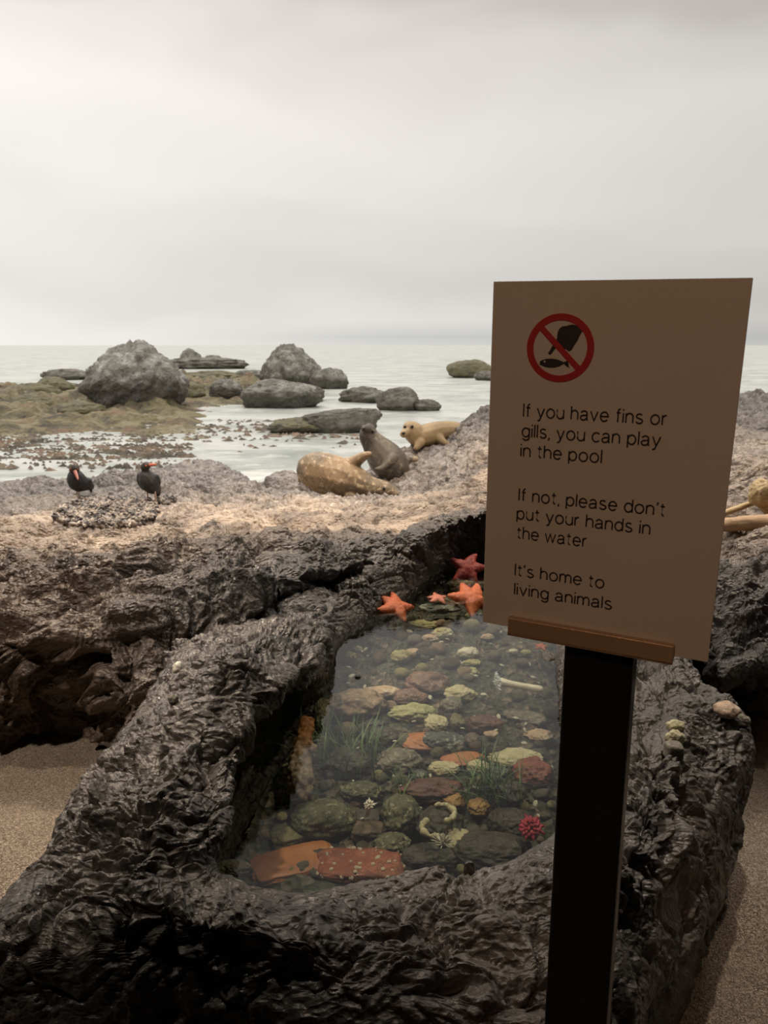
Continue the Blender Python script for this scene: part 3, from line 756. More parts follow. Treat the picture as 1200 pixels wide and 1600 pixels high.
# ------------------------------------------------------------------ far rocks standing in the sea
def m_boulder(name, dark, mid, light, wetline, cs=1.6, moss=None, mossamt=.5, bs=1.0):
    """dry pale stone above, wet and dark where the sea reaches it (wetline in metres above the water)"""
    k = NT(name); v = k.coord('Object')
    c1 = k.noise(v, cs, 6, .65, .4)
    col = k.ramp(c1, [(.36, dark), (.5, mid), (.64, light)])
    col = k.mix(k.mr(k.noise(v, cs * 3.1, 5, .65, .6), .50, .66, 0, .45), col, (.24, .21, .15))
    if moss is not None: col = k.mix(k.mr(k.noise(v, cs * 1.4, 5, .6, 1.0), .5 - mossamt * .3, .62 - mossamt * .2), col, moss)
    g = k.n('ShaderNodeNewGeometry'); sx = k.n('ShaderNodeSeparateXYZ'); k.l(g.outputs['Position'], sx.inputs[0])
    hh = k.mth('ADD', sx.outputs['Z'], k.mr(k.noise(v, cs * 2, 4), .3, .7, -.18 * wetline, .18 * wetline))
    col = k.mix(k.mr(hh, wetline * .75, wetline * 1.2, .8, 0), col, (.075, .068, .055))
    n = k.bump(k.noise(v, cs * 4, 6, .65, .8, ntype='RIDGED_MULTIFRACTAL'), .12 * bs, .6); n = k.bump(k.noise(v, cs * 16, 4, .6), .03 * bs, .6, n)
    return k.pbr(col, .6, n)
mb_pale = m_boulder('pale_granite', (.18, .165, .135), (.34, .32, .28), (.60, .58, .53), .80, 2.6, bs=1.6)
mb_grey = m_boulder('grey_granite', (.15, .14, .115), (.28, .262, .225), (.48, .46, .41), .42, 2.6, bs=1.4)
mb_dark = m_boulder('dark_sea_rock', (.095, .085, .068), (.18, .16, .13), (.30, .275, .235), .12)
mb_moss = m_boulder('olive_weedy_rock', (.10, .092, .066), (.17, .155, .11), (.27, .245, .18), .10, 1.8, (.20, .18, .095), .5)
def sea_rock(name, px, py, w, h, mat, style, seed, label, depth=.8, sub=5, group=None, cat='rock', tilt=0, sink=.18, flat=0):
    c = at(px, py, 0); s = dep(c) / 1200
    W, H = w * s, h * s
    full = H / (1 - sink) 
    me = stone_mesh(name, (W * 1.04, W * depth, full), seed, sub, style, flat)
    o = link(name, me, mat); o.location = (c.x, c.y + W * depth * .30, H - full * .5 - .02); o.rotation_euler = (0, tilt, 0)
    return tag(o, label, cat, group)
sea_rock('boulder', 203, 641, 146, 103, mb_pale, 'dome', 3, 'largest pale grey boulder, tall and domed, standing on the weedy reef at left', .8, 6)
sea_rock('boulder', 453, 606, 86, 65, mb_grey, 'dome', 12, 'tall rounded grey boulder standing behind a darker low one in the sea', .8, 6)
sea_rock('boulder', 436, 637, 112, 43, mb_grey, 'boulder', 21, 'broad low grey boulder in front of the tall round one', .7, 6)
sea_rock('boulder', 482, 626, 44, 24, mb_dark, 'boulder', 22, 'small dark boulder at the right foot of the tall round one', .7)
sea_rock('boulder', 513, 608, 52, 32, mb_grey, 'craggy', 31, 'sloping grey-brown boulder just right of the tall round one', .8)
sea_rock('rocky_islet', 316, 576, 126, 17, mb_dark, 'reef', 41, 'farthest dark rocky islet near the horizon, low and long', .5)
sea_rock('boulder', 297, 572, 30, 26, mb_grey, 'craggy', 44, 'peaked grey rock crowning the farthest islet', .6, 4)
sea_rock('boulder', 334, 573, 34, 18, mb_grey, 'craggy', 47, 'low grey hump on the right half of the farthest islet', .6, 4)
sea_rock('sea_rock', 98, 593, 70, 16, mb_dark, 'craggy', 51, 'flat dark rock alone in the water left of the largest boulder', .5)
sea_rock('sea_rock', 335, 598, 126, 17, mb_moss, 'reef', 61, 'long mossy yellow-brown reef below the farthest islet', .4)
sea_rock('boulder', 392, 598, 52, 20, mb_grey, 'boulder', 64, 'grey rounded rock on the right end of the long mossy reef', .6)
sea_rock('boulder', 45, 622, 78, 22, mb_moss, 'boulder', 71, 'wide brown-grey rock at the upper left end of the weedy reef', .6)
sea_rock('boulder', 80, 619, 54, 29, mb_moss, 'boulder', 74, 'rounded olive rock on the reef between flat rock and largest boulder', .8)
sea_rock('boulder', 44, 644, 64, 27, mb_moss, 'boulder', 77, 'rounded olive-brown rock low on the reef near the left edge', .8)
sea_rock('boulder', 122, 654, 66, 27, mb_moss, 'boulder', 79, 'rounded brown rock on the reef in front of the largest boulder', .8)
sea_rock('boulder', 291, 624, 50, 26, mb_moss, 'boulder', 81, 'olive rounded rock touching the right side of the largest boulder', .8)
sea_rock('boulder', 352, 626, 50, 33, mb_grey, 'boulder', 84, 'rounded grey rock with weedy foot midway between the two big boulders', .8)
sea_rock('sea_rock', 568, 628, 72, 23, mb_dark, 'craggy', 91, 'low dark rock in the open water, leftmost of the row of three', .6)
sea_rock('sea_rock', 624, 642, 62, 35, mb_dark, 'craggy', 94, 'peaked dark rock in the open water, tallest of the row of three', .7)
sea_rock('sea_rock', 666, 642, 42, 18, mb_dark, 'craggy', 97, 'smallest dark rock, rightmost of the row of three in the open water', .7)
sea_rock('sea_rock', 735, 590, 62, 28, mb_moss, 'boulder', 101, 'olive-brown humped rock far out just left of the sign', .7)
sea_rock('sea_rock', 760, 594, 34, 15, mb_dark, 'boulder', 104, 'small dark rock partly hidden by the left edge of the sign', .7)
lr = sea_rock('sea_rock', 528, 676, 112, 46, mb_dark, 'craggy', 111, 'long grey-brown rock slab rising to the right behind the seals', .4, 6, tilt=-.10, flat=.45)
sea_rock('sea_rock', 468, 676, 90, 22, mb_moss, 'reef', 114, 'weedy low tail of rock tapering left from the long slab', .5, 5)
sea_rock('shore_rock', 446, 800, 84, 62, M['ledge'], 'craggy', 121, 'dark broken rock at the water edge left of the spotted seal', .8, 5)
# weed covered reef as a low heightfield
def reef(name, pxa, pxb, pya, pyb, seed, hmax, label):
    nu, nv = 320, 220
    P = []
    c = at((pxa + pxb) / 2, (pya + pyb) / 2, 0)
    U, V_ = np.meshgrid(np.linspace(0, 1, nu), np.linspace(0, 1, nv), indexing='ij')
    yn, yf = at(600, pyb, 0).y, at(600, pya, 0).y
    Y = yn + (yf - yn) * V_
    X = ((pxa + (pxb - pxa) * U) - 600) / 1200 * (Y * CT + CZ * ST)
    p = np.stack([X.ravel(), Y.ravel(), np.zeros(X.size)], 1)
    e = np.minimum(np.minimum(U, 1 - U) * 5, np.minimum(V_, 1 - V_) * 3.2).ravel()
    e = np.clip(e + fbm(p * .45, 3, off=seed) * .7, -.3, 1)
    eb = np.minimum(np.minimum(U, 1 - U) * 9, np.minimum(V_, 1 - V_) * 7).ravel() - .3
    e = np.minimum(e, eb)
    z = e * (hmax * (.5 + .7 * fbm(p * .5, 2, off=seed + 4)) + .42 * (.60 - worley(p * 1.1 + seed)[0]) + .26 * (.5 - worley(warp(p, 1.2, .2) * 2.6 + seed)[0])) + .02 * fbm(p * 9, 2) - .03
    p[:, 2] = z
    me = mesh_np(name, p, grid_faces(nu, nv)); recentre(me, (c.x, c.y, 0))
    k = NT(name + '_weed'); v = k.coord('Object')
    col = k.ramp(k.noise(v, 1.1, 6, .68, .8), [(.34, (.06, .05, .035)), (.45, (.15, .125, .07)), (.55, (.30, .255, .13)), (.66, (.40, .35, .24))])
    col = k.mix(k.mr(k.noise(v, .8, 4, .6), .56, .64, 0, .6), col, (.34, .20, .12))
    n = k.bump(k.noise(v, 7, 5, .7, 1), .1, .8); n = k.bump(k.voro(v, 9), .06, .6, n)
    o = link(name, me, k.pbr(col, .6, n)); o.location = (c.x, c.y, 0)
    return tag(o, label, 'reef')
reef('weedy_reef', -160, 352, 600, 700, 3.3, .30, 'broad reef covered in olive and yellow seaweed under the largest boulder')
reef('weedy_reef', 255, 420, 592, 640, 9.3, .34, 'smaller weedy reef patch between the two tallest boulders')
# floating and stranded kelp bits off the reef: nobody could count them
rnd = random.Random(5)
bm = bmesh.new()
for i in range(1500):
    px = rnd.uniform(-60, 300) if rnd.random() < .78 else rnd.uniform(300, 560); py = rnd.gauss(700, 16) if px < 300 else rnd.gauss(668, 14)
    if py < 655 or py > 742: continue
    c = at(px, py, .02); r = rnd.uniform(.015, .06) * c.y / 10
    vs = []
    a0_ = rnd.uniform(0, 6.28)
    top = bm.verts.new((c.x, c.y, .025 + r * .10))
    for k in range(6):
        a = a0_ + k * 1.047; q = r * rnd.uniform(.3, 1.3)
        vs.append(bm.verts.new((c.x + math.cos(a) * q * 1.8, c.y + math.sin(a) * q, -.02)))
    for k in range(6): bm.faces.new((vs[k], vs[(k + 1) % 6], top))
me = bpy.data.meshes.new('floating_seaweed'); bm.to_mesh(me); bm.free()
k = NT('reddish_seaweed'); v = k.coord('Object')
fs = link('floating_seaweed', me, k.pbr(k.ramp(k.noise(v, 1.6, 3), [(.35, (.10, .085, .06)), (.5, (.19, .15, .105)), (.62, (.33, .22, .15)), (.7, (.16, .15, .09))]), .6))
tag(fs, 'scattered brown and reddish seaweed bits afloat in front of the reef', 'seaweed', kind='stuff')
# ------------------------------------------------------------------ surface finder: what height does a seen point of the ledge have
from mathutils.bvhtree import BVHTree
def bvh(o):
    me = o.data; n = len(me.vertices); co = np.empty(n * 3, np.float32); me.vertices.foreach_get('co', co)
    co = co.reshape(-1, 3) + np.array(o.location)
    pol = np.empty(len(me.polygons) * 4, np.int32); me.loops.foreach_get('vertex_index', pol)
    return BVHTree.FromPolygons(co.tolist(), pol.reshape(-1, 4).tolist())
BL = bvh(LEDGE); BR = bvh(rim_o); BB = bvh(bed)
def hit(B, px, py):
    h = B.ray_cast(Vector((0, 0, CZ)), ray(px, py).normalized()); return h[0]
def drop(B, x, y, z0=3.0):
    h = B.ray_cast(Vector((x, y, z0)), Vector((0, 0, -1))); return h[0].z if h[0] else None

# ------------------------------------------------------------------ seals
def m_fur(name, base, dark, pale, spots=True, sc=14):
    k = NT(name); v = k.coord('Object')
    c = k.mix(k.mr(k.noise(v, 4, 3, .5), .4, .62), base, dark)
    if spots:
        c = k.mix(k.mr(k.noise(v, sc * 1.6, 3, .6, .6), .54, .64, 0, .9), c, pale)
        c = k.mix(k.mr(k.noise(v, sc * 2.3, 2, .6), .60, .68, 0, .8), c, dark)
    n = k.bump(k.noise(k.coord('Object', (1, 1, 3)), 120, 3), .003, .6)
    return k.pbr(c, .55, n)
m_eye = m_simple('glossy_dark_eye', (.008, .007, .006), .1)
m_nose = m_simple('dark_nose_skin', (.03, .022, .018), .4)
def figure(name, ox, oy, Yd, chains, voxel, mat, label, cat, group=None, smooth=3):
    """chains in photo pixels round (ox, oy): (px, py, depth offset px, radius px); built in metres at distance Yd"""
    o3 = atY(ox, oy, Yd); s = dep(o3) / 1200
    ch = [[((x - ox) * s, d * s, (oy - y) * s, r * s) for x, y, d, r in c] for c in chains]
    me = blob_mesh(name, ch, voxel * s, smooth)
    o = link(name, me, mat); o.location = o3
    tag(o, label, cat, group)
    return o, s
def bit(name, o, s, ox, oy, x, y, d, r, mat, sq=(1, 1, 1), lab=None):
    me = stone_mesh(name, (2 * r * s * sq[0], 2 * r * s * sq[1], 2 * r * s * sq[2]), 1, 2, 'cobble')
    c = link(name, me, mat, o); c.location = ((x - ox) * s, d * s, (oy - y) * s)
    if lab: c['label'] = lab
    return c
# spotted tan seal lying on its side, head low to the right
mf1 = m_fur('spotted_tan_fur', (.31, .215, .125), (.15, .11, .07), (.50, .39, .25))
A_, sA = figure('harbor_seal', 540, 774, 6.5, [
    [(480, 735, 8, 14), (492, 735, 4, 29), (512, 741, 0, 34), (534, 747, -3, 33), (556, 754, -6, 26), (576, 761, -10, 20), (592, 762, -13, 16.5), (604, 763, -16, 13)],
    [(604, 763, -17, 13), (611, 765, -20, 9.5), (617, 768, -23, 7)],
    [(540, 728, -4, 14), (555, 718, -8, 8), (566, 711, -10, 6.5), (577, 707, -12, 4.5)],
    [(544, 731, 2, 14), (558, 722, -2, 8), (570, 714, -4, 5)],
    [(548, 770, -26, 8), (560, 777, -30, 5), (572, 780, -32, 3)],
    [(482, 742, 16, 13), (472, 748, 26, 8), (466, 756, 34, 4)], [(486, 735, 16, 13), (474, 735, 30, 7), (468, 738, 38, 4)],
    ], 1.35, mf1, 'spotted tan seal pup lying on its side, head lowered to the right', 'seal', 'seal pups resting on the ledge')
bit('eye', A_, sA, 540, 774, 600, 758.5, -27.6, 2.4, m_eye); bit('nose', A_, sA, 540, 774, 621, 768, -28, 2.6, m_nose, (1, 1, .8))
bit('eye', A_, sA, 540, 774, 607, 756, -11, 2.2, m_eye)
# dark grey seal sitting upright behind it, snout in the air
mf2 = m_fur('dark_grey_fur', (.15, .125, .095), (.075, .062, .05), (.24, .205, .15), True, 9)
B_, sB = figure('harbor_seal', 605, 748, 7.15, [
    [(577, 671, -2, 10), (576, 680, 0, 15), (583, 692, 2, 18), (595, 708, 4, 25), (607, 722, 4, 29), (617, 732, 4, 24), (622, 738, 6, 14)],
    [(574, 670, -10, 8), (570, 668, -15, 5.5)],
    [(612, 714, -16, 10), (603, 722, -26, 6), (594, 727, -32, 4.5), (588, 727, -35, 3)],
    [(632, 722, 6, 9), (640, 718, 8, 6), (648, 717, 10, 4.5)],
    ], 1.35, mf2, 'dark grey seal pup sitting upright behind the spotted tan one', 'seal', 'seal pups resting on the ledge')
bit('eye', B_, sB, 605, 748, 570, 675, -11.5, 2.3, m_eye); bit('eye', B_, sB, 605, 748, 583, 673, -12.5, 2.3, m_eye)
bit('nose', B_, sB, 605, 748, 569, 667.5, -20, 2.8, m_nose, (1.1, 1, .8))
bit('hind_flipper', B_, sB, 605, 748, 646, 718.5, 8, 6.5, m_fur('pale_flipper', (.42, .34, .22), (.3, .24, .16), (.5, .4, .3), False), (1.3, .7, .75), 'pale tan hind flipper')
# golden seal facing the viewer from behind the rocks
mf3 = m_fur('golden_fur', (.52, .37, .20), (.38, .26, .14), (.62, .46, .27), False)
C_s, sC = figure('harbor_seal', 670, 696, 7.9, [
    [(640, 669, -6, 12), (645, 674, -2, 16), (654, 682, 2, 17), (672, 679, 8, 18), (692, 675, 16, 16), (712, 676, 26, 15), (732, 680, 40, 12), (750, 682, 54, 7)],
    [(634, 674, -14, 8), (630, 676, -19, 6)],
    [(684, 682, 0, 8), (692, 689, -6, 5.5), (700, 694, -9, 3.5), (706, 697, -10, 2.5)],
    [(656, 690, -12, 8), (650, 697, -18, 5)],
    ], 1.3, mf3, 'golden tan seal pup farthest back, looking left over the ledge crest', 'seal', 'seal pups resting on the ledge')
bit('eye', C_s, sC, 670, 696, 632, 665.5, -15.5, 2.4, m_eye); bit('eye', C_s, sC, 670, 696, 643, 665, -17.5, 2.5, m_eye)
bit('nose', C_s, sC, 670, 696, 629.5, 674, -24.5, 2.8, m_nose, (1.1, 1, .8))

# ------------------------------------------------------------------ black oystercatchers
m_blk = m_simple('black_plumage', (.012, .011, .012), .5, (.028, .024, .022), 30, .004, 160)
m_head = m_simple('brownish_head_plumage', (.055, .038, .02), .6, (.02, .016, .012), 30, .003, 160)
m_bill = m_simple('red_bill', (.55, .16, .10), .4)
m_leg = m_simple('pale_pink_leg', (.50, .36, .27), .5)
m_ring = m_simple('red_eye_ring', (.65, .12, .02), .3)
def bird(ox, oy, chains, head, bill, legs, eyes, label):
    h = hit(BL, ox, oy); Yd = h.y if h else 6.3
    o3 = atY(ox, oy, Yd); s = dep(o3) / 1200
    o = empty('oystercatcher', o3 + Vector((0, 0, .022))); tag(o, label, 'bird', 'black shorebirds on the ledge')
    def cv(c): return [((x - ox) * s, d * s, (oy - y) * s, r * s) for x, y, d, r in c]
    body = link('body', blob_mesh('body', [cv(c) for c in chains], .95 * s, 2), m_blk, o)
    hd = link('head', blob_mesh('head', [cv(c) for c in head], .8 * s, 2), m_head, o)
    bl = link('bill', tube_mesh('bill', cv(bill), 10), m_bill, o)
    for l in legs:
        link('leg', tube_mesh('leg', cv(l[:-1]), 8), m_leg, o)
        fx, fy, fd, _ = l[-1]
        link('foot', blob_mesh('foot', [cv([(fx, fy, fd, 1.1), (fx + a, fy + .6, fd - b, .7)]) for a, b in ((-4, 5), (0, 7), (4, 5))], .45 * s, 1), m_leg, o)
    for e in eyes:
        c = link('eye', stone_mesh('eye', (2.4 * s,) * 3, 1, 2), m_ring, o); c.location = cv([e])[0][:3]
    return o
bird(122, 779, [
    [(121, 741, -1, 7), (121, 750, 0, 13), (123, 757, 2, 15), (127, 760, 6, 13), (134, 763, 12, 9), (138, 768, 18, 4)],
    [(137, 757, 8, 6), (138, 768, 12, 3.5), (138, 774, 14, 2)]],
    [[(121, 742, -2, 6.5), (122, 736, -4, 8), (124, 736, -7, 6.5)]],
    [(126, 738, -12, 2.8), (131, 743, -20, 2.2), (136, 748, -28, 1.1)],
    [[(124, 764, 0, 1.6), (124, 772, 0, 1.1), (124, 778, 0, 1.1), (124, 778, 0, 1)], [(119, 764, 5, 1.6), (119, 772, 5, 1.1), (119, 776, 5, 1.1), (119, 776, 5, 1)]],
    [(119, 734, -11.5, 1), (129, 735, -9, 1)], 'black bird with red bill tucked down, left one on the mussel rock')
bird(236, 788, [
    [(231, 738, 0, 5.5), (231, 744, 0, 8), (232, 752, 1, 13), (235, 759, 3, 15), (238, 766, 8, 12), (242, 772, 14, 7), (243, 780, 18, 3.5)],
    [(222, 748, 2, 6), (221, 757, 4, 6), (224, 768, 8, 4)], [(244, 750, 4, 6), (246, 758, 6, 6), (243, 769, 10, 4)]],
    [[(231, 739, -1, 5.5), (231, 733, -2, 7), (234, 731, -3, 6.5)]],
    [(238, 730, -4, 2.8), (244, 729, -6, 2.5), (251, 728, -8, 1.1)],
    [[(231, 768, 2, 1.7), (231, 778, 2, 1.2), (231, 783, 2, 1.2), (231, 783, 2, 1)], [(243, 768, 0, 1.7), (244, 780, 0, 1.2), (244, 788, -1, 1.2), (244, 788, -1, 1)]],
    [(235, 730, -9.3, 1)], 'upright black bird with long red bill pointing right on the mussel rock')
# mussel bed under the birds: nobody could count it
def mussels(name, pts_px, n, seed, label):
    rs = np.random.RandomState(seed); V0, F0 = _ICO[2]; shell = V0 * np.array([.5, .27, .22]); shell[:, 1] *= 1 - .5 * np.clip(shell[:, 0], 0, 1)
    Vs, Fs = [], []; k = 0
    for _ in range(n):
        a, b, (rx_, ry_) = pts_px[rs.randint(len(pts_px))]
        t = rs.uniform(0, 6.283); q = math.sqrt(rs.uniform(0, 1)); h = hit(BL, a + rx_ * q * math.cos(t), b + ry_ * q * math.sin(t))
        if h is None: continue
        s = rs.uniform(.035, .065); M_ = np.array(Matrix.Rotation(rs.uniform(0, 6.28), 3, 'Z') @ Matrix.Rotation(rs.uniform(-1.1, 1.1), 3, 'Y') @ Matrix.Rotation(rs.uniform(-1, 1), 3, 'X'))
        Vs.append((shell * s) @ M_.T + np.array(h) + [0, 0, s * .22]); Fs += [[i + k for i in f] for f in F0]; k += len(V0)
    P = np.concatenate(Vs); c = P.mean(0); c[2] = P[:, 2].min()
    me = bpy.data.meshes.new(name); me.from_pydata((P - c).tolist(), [], Fs); me.polygons.foreach_set('use_smooth', [True] * len(Fs)); me.update()
    k = NT('mussel_shell'); v = k.coord('Object')
    col = k.ramp(k.noise(v, 16, 3, .7), [(.36, (.03, .028, .03)), (.47, (.11, .095, .09)), (.56, (.28, .235, .20)), (.66, (.45, .40, .34))])
    o = link(name, me, k.pbr(col, .4)); o.location = c
    return tag(o, label, 'mussels', kind='stuff')
mussels('mussel_bed', [(150, 800, (60, 17)), (185, 797, (62, 18)), (140, 812, (54, 12)), (200, 792, (46, 14)), (170, 806, (74, 20))], 2300, 4, 'dense bed of small dark mussels under the two birds')
mussels('mussel_clump', [(259, 783, (15, 5))], 150, 5, 'small round clump of mussels beside the right bird')

# ------------------------------------------------------------------ driftwood on the right
def m_wood(name, c1, c2):
    k = NT(name); v = k.coord('Object', (1, 14, 14)); 
    c = k.mix(k.mr(k.noise(v, 4, 5, .6, .4), .35, .65), c1, c2)
    c = k.mix(k.mr(k.noise(k.coord('Object'), 26, 3), .64, .72, 0, .7), c, (.14, .09, .05))
    return k.pbr(c, .6, k.bump(k.noise(v, 9, 4), .006, .7))
m_w1 = m_wood('bleached_driftwood', (.50, .34, .20), (.38, .25, .15)); m_w2 = m_wood('pale_tan_driftwood', (.52, .40, .22), (.38, .27, .14))
def wood(name, pts, Y, mat, label, noise=.12, seed=1):
    P = [list(atY(x, y, Y + dy)) + [r * Y / 1200] for x, y, dy, r in pts]
    c = np.array(P)[:, :3].mean(0); me = tube_mesh(name, [(p[0] - c[0], p[1] - c[1], p[2] - c[2], p[3]) for p in P], 20, True, noise, seed)
    o = link(name, me, mat); o.location = c; return tag(o, label, 'driftwood')
hL = hit(BL, 1160, 834); YL = min(max(hL.y if hL else 4.2, 3.9), 4.5)
wood('driftwood_log', [(1108, 822, .02, 8), (1135, 820, 0, 11), (1180, 817, 0, 12.5), (1240, 816, 0, 13), (1330, 812, .02, 13)], YL, m_w1, 'smooth peach-brown driftwood log lying right of the sign')
wood('driftwood_stick', [(1120, 806, 0, 4.2), (1150, 795, .05, 5), (1182, 784, .1, 4.5)], YL + .12, m_w2, 'thin pale driftwood stick slanting above the log')
wood('driftwood_branch', [(1190, 778, .05, 16), (1202, 792, 0, 13), (1222, 806, 0, 12), (1250, 812, 0, 10)], YL + .16, m_w2, 'short pale stump of driftwood under the round knob', .15, 3)
kn = stone_mesh('driftwood_burl', (43 * YL / 1200, 40 * YL / 1200, 43 * YL / 1200), 8, 5, 'boulder')
ko = link('driftwood_burl', kn, m_w2); ko.location = atY(1193, 771, YL + .14); tag(ko, 'round tan knob of driftwood at the right edge above the log', 'driftwood')

# ------------------------------------------------------------------ pale stones and marks on the rim
def m_stone(name, c1, c2, c3=None, sc=16, bs=.007, rough=.5, spec=.5):
    k = NT(name); v = k.coord('Object')
    c = k.mix(k.mr(k.noise(v, sc, 4, .6, .3), .4, .6), c1, c2)
    sp_ = k.mth('MULTIPLY', k.mr(k.voro(v, sc * 7), .16, .30, 1, 0), k.mr(k.noise(v, sc * 1.3, 3), .50, .60))
    if rough == .5 and name not in ('orange_slab_rock', 'slate_grey_stone'): c = k.mix(k.mth('MULTIPLY', sp_, .7), c, tuple(min(.7, q * 1.9 + .08) for q in c1))
    if c3 is not None: c = k.mix(k.mr(k.noise(v, sc * 2.4, 4, .65), .54, .62), c, c3)
    return k.pbr(c, rough, k.bump(k.noise(v, sc * 5, 5, .65, .5), bs, .8), Specular_IOR_Level=spec)
S = {}
S['cream'] = m_stone('cream_coral_stone', (.52, .47, .30), (.40, .36, .22), (.62, .58, .42))
S['peach'] = m_stone('peach_stone', (.50, .36, .25), (.34, .24, .17), (.6, .5, .4))
S['green'] = m_stone('pale_green_coral', (.40, .40, .20), (.24, .25, .13), (.50, .48, .30), 22)
S['pinktan'] = m_stone('pinkish_coralline_rock', (.34, .22, .15), (.20, .15, .10), (.46, .34, .26), 30, .006)
S['redbrown'] = m_stone('reddish_brown_rock', (.20, .11, .085), (.13, .085, .065), (.28, .17, .13), 12)
S['olive'] = m_stone('olive_stone', (.17, .15, .075), (.10, .10, .05), (.24, .21, .11), 14)
S['darkred'] = m_stone('dark_red_rock', (.12, .05, .04), (.08, .04, .032), (.17, .07, .05), 12)
S['slate'] = m_stone('slate_grey_stone', (.07, .08, .075), (.045, .05, .046), (.30, .31, .27), 12)
S['brown'] = m_stone('brown_cobble', (.13, .09, .06), (.08, .06, .042), None, 12)
S['dark'] = m_stone('dark_cobble', (.045, .04, .034), (.075, .065, .05), None, 14)
S['grey'] = m_stone('grey_tan_stone', (.19, .17, .13), (.10, .095, .075), (.30, .27, .21), 22, .006)
S['moss'] = m_stone('mossy_crusted_rock', (.13, .13, .07), (.07, .075, .045), (.33, .31, .19), 26, .008)
S['orange'] = m_stone('orange_slab_rock', (.40, .16, .055), (.28, .10, .04), None, 8, .002)
S['brick'] = m_stone('brick_red_rock', (.24, .065, .035), (.16, .05, .03), (.30, .10, .06), 14)
S['ochre'] = m_stone('ochre_stone', (.42, .25, .09), (.28, .16, .06), None, 14)
S['white'] = m_stone('white_shell', (.66, .64, .55), (.50, .48, .40), None, 30, .002, .4)
S['yellow'] = m_stone('greenish_yellow_stone', (.36, .33, .15), (.24, .22, .10), (.46, .42, .22), 20)
m_star = m_stone('orange_starfish_skin', (.56, .125, .03), (.44, .085, .02), (.64, .20, .07), 40, .004, .45)
m_star2 = m_stone('pink_starfish_skin', (.60, .20, .12), (.45, .14, .09), None, 40, .004, .45)
m_star3 = m_stone('red_starfish_skin', (.36, .03, .015), (.24, .025, .015), None, 40, .004, .45)
def rim_stone(px, py, w, h, mat, style, seed, label, B=None, name='stone', asp=1.0):
    p = hit(B or BR, px, py + h * .3)
    if p is None: return
    s = dep(p) / 1200; W, H = w * s, h * s * 1.15
    o = link(name, stone_mesh(name, (W, W * asp, H), seed, 4, style), mat); o.location = (p.x, p.y, p.z + H * .22)
    return tag(o, label, 'stone')
rim_stone(1135, 1108, 38, 20, S['peach'], 'cobble', 3, 'smooth peach pebble on the far right corner of the pool rim')
rim_stone(1157, 1124, 26, 16, S['grey'], 'craggy', 5, 'greyish lump of rock just right of the peach pebble')
rim_stone(1056, 1134, 26, 18, S['cream'], 'craggy', 7, 'cream crusty stone on the right rim, upper of the pair', asp=.8)
rim_stone(1054, 1152, 28, 22, S['cream'], 'lumpy', 9, 'cream stone with dark hollow on the right rim, lower of the pair', asp=.8)
rim_stone(1052, 1172, 26, 24, S['grey'], 'block', 11, 'angular grey chip below the two cream stones on the right rim')
rim_stone(279, 1043, 18, 17, S['white'], 'craggy', 13, 'pale whitish chip in the notch of the left rim')
rim_stone(271, 1092, 15, 13, S['grey'], 'craggy', 15, 'pale grey chip on the left rim below the whitish one')
rim_stone(733, 1358, 18, 26, M['rim'], 'craggy', 17, 'small black horn of rock standing at the front pool edge', asp=.7)

# ------------------------------------------------------------------ life on the pool bed
def bed_pt(px, py, lift):
    z = .36
    for _ in range(6):
        p = at(px, py, z); z = float(bedz(p.y)) + lift
    return at(px, py, z)
def pool_stone(px, py, w, h, mat, style, seed, label, name='rock', cat='rock', asp=.9, rz=0, up=.8, group=None, sub=5, lift=None, top=ZW - .012):
    s = 2.2 / 1200
    for _ in range(3):
        H = h * s * up
        p = bed_pt(px, py, H * .38 if lift is None else lift); s = dep(p) / 1200
    W = w * s; D = max(h * s * 1.25, W * asp * .6)
    zc = min(p.z, top - H * .5); 
    if zc != p.z: p = at(px, py, zc)
    o = link(name, stone_mesh(name, (W, D, H), seed, sub, style), S[mat] if isinstance(mat, str) else mat)
    o.location = p; o.rotation_euler = (0, 0, rz)
    return tag(o, label, cat, group)
PR = pool_stone
PR(556, 1100, 92, 50, 'pinktan', 'lumpy', 2, 'broad pinkish-tan crusted rock near the left edge of the pool water')
PR(598, 1080, 54, 14, 'peach', 'craggy', 3, 'flat peach-orange stone atop the pinkish-tan crusted rock')
PR(668, 1068, 70, 44, 'redbrown', 'cobble', 4, 'reddish-brown rock in the middle of the upper pool')
PR(640, 1090, 50, 30, 'redbrown', 'craggy', 5, 'dull brown rock leaning at the lower left of the reddish-brown one')
PR(646, 1115, 74, 32, 'green', 'lumpy', 6, 'pale yellow-green knobbly coral rock in the middle of the pool')
PR(682, 1130, 36, 28, 'cream', 'lumpy', 7, 'cream knobbly lump at the lower right of the yellow-green coral')
PR(714, 1128, 26, 27, 'olive', 'cobble', 8, 'round olive-yellow cobble right of the cream lump')
PR(718, 1084, 46, 28, 'cream', 'craggy', 9, 'whitish jagged oyster shell rock right of the reddish-brown rock')
PR(706, 1102, 34, 26, 'grey', 'craggy', 10, 'rounded grey stone under the whitish oyster rock')
PR(758, 1132, 54, 32, 'darkred', 'craggy', 11, 'dark maroon rock in the middle right of the pool')
PR(738, 1131, 16, 18, 'white', 'craggy', 12, 'small white shell chip against the dark maroon rock', 'shell', 'shell')
PR(668, 1160, 96, 30, 'orange', 'cobble', 13, 'long bare orange-brown slab across the pool centre, upper left piece', rz=-.35, up=.5)
PR(722, 1186, 70, 26, 'orange', 'cobble', 14, 'orange-brown slab end poking out right of the slate stone', rz=.25, up=.5)
PR(695, 1160, 64, 36, 'slate', 'boulder', 15, 'slate-grey cobble with white patches resting on the orange slab')
PR(738, 1157, 26, 25, 'brown', 'cobble', 16, 'round brown cobble right of the slate one')
PR(770, 1164, 50, 34, 'dark', 'cobble', 17, 'dark brown rounded rock right of the round brown cobble')
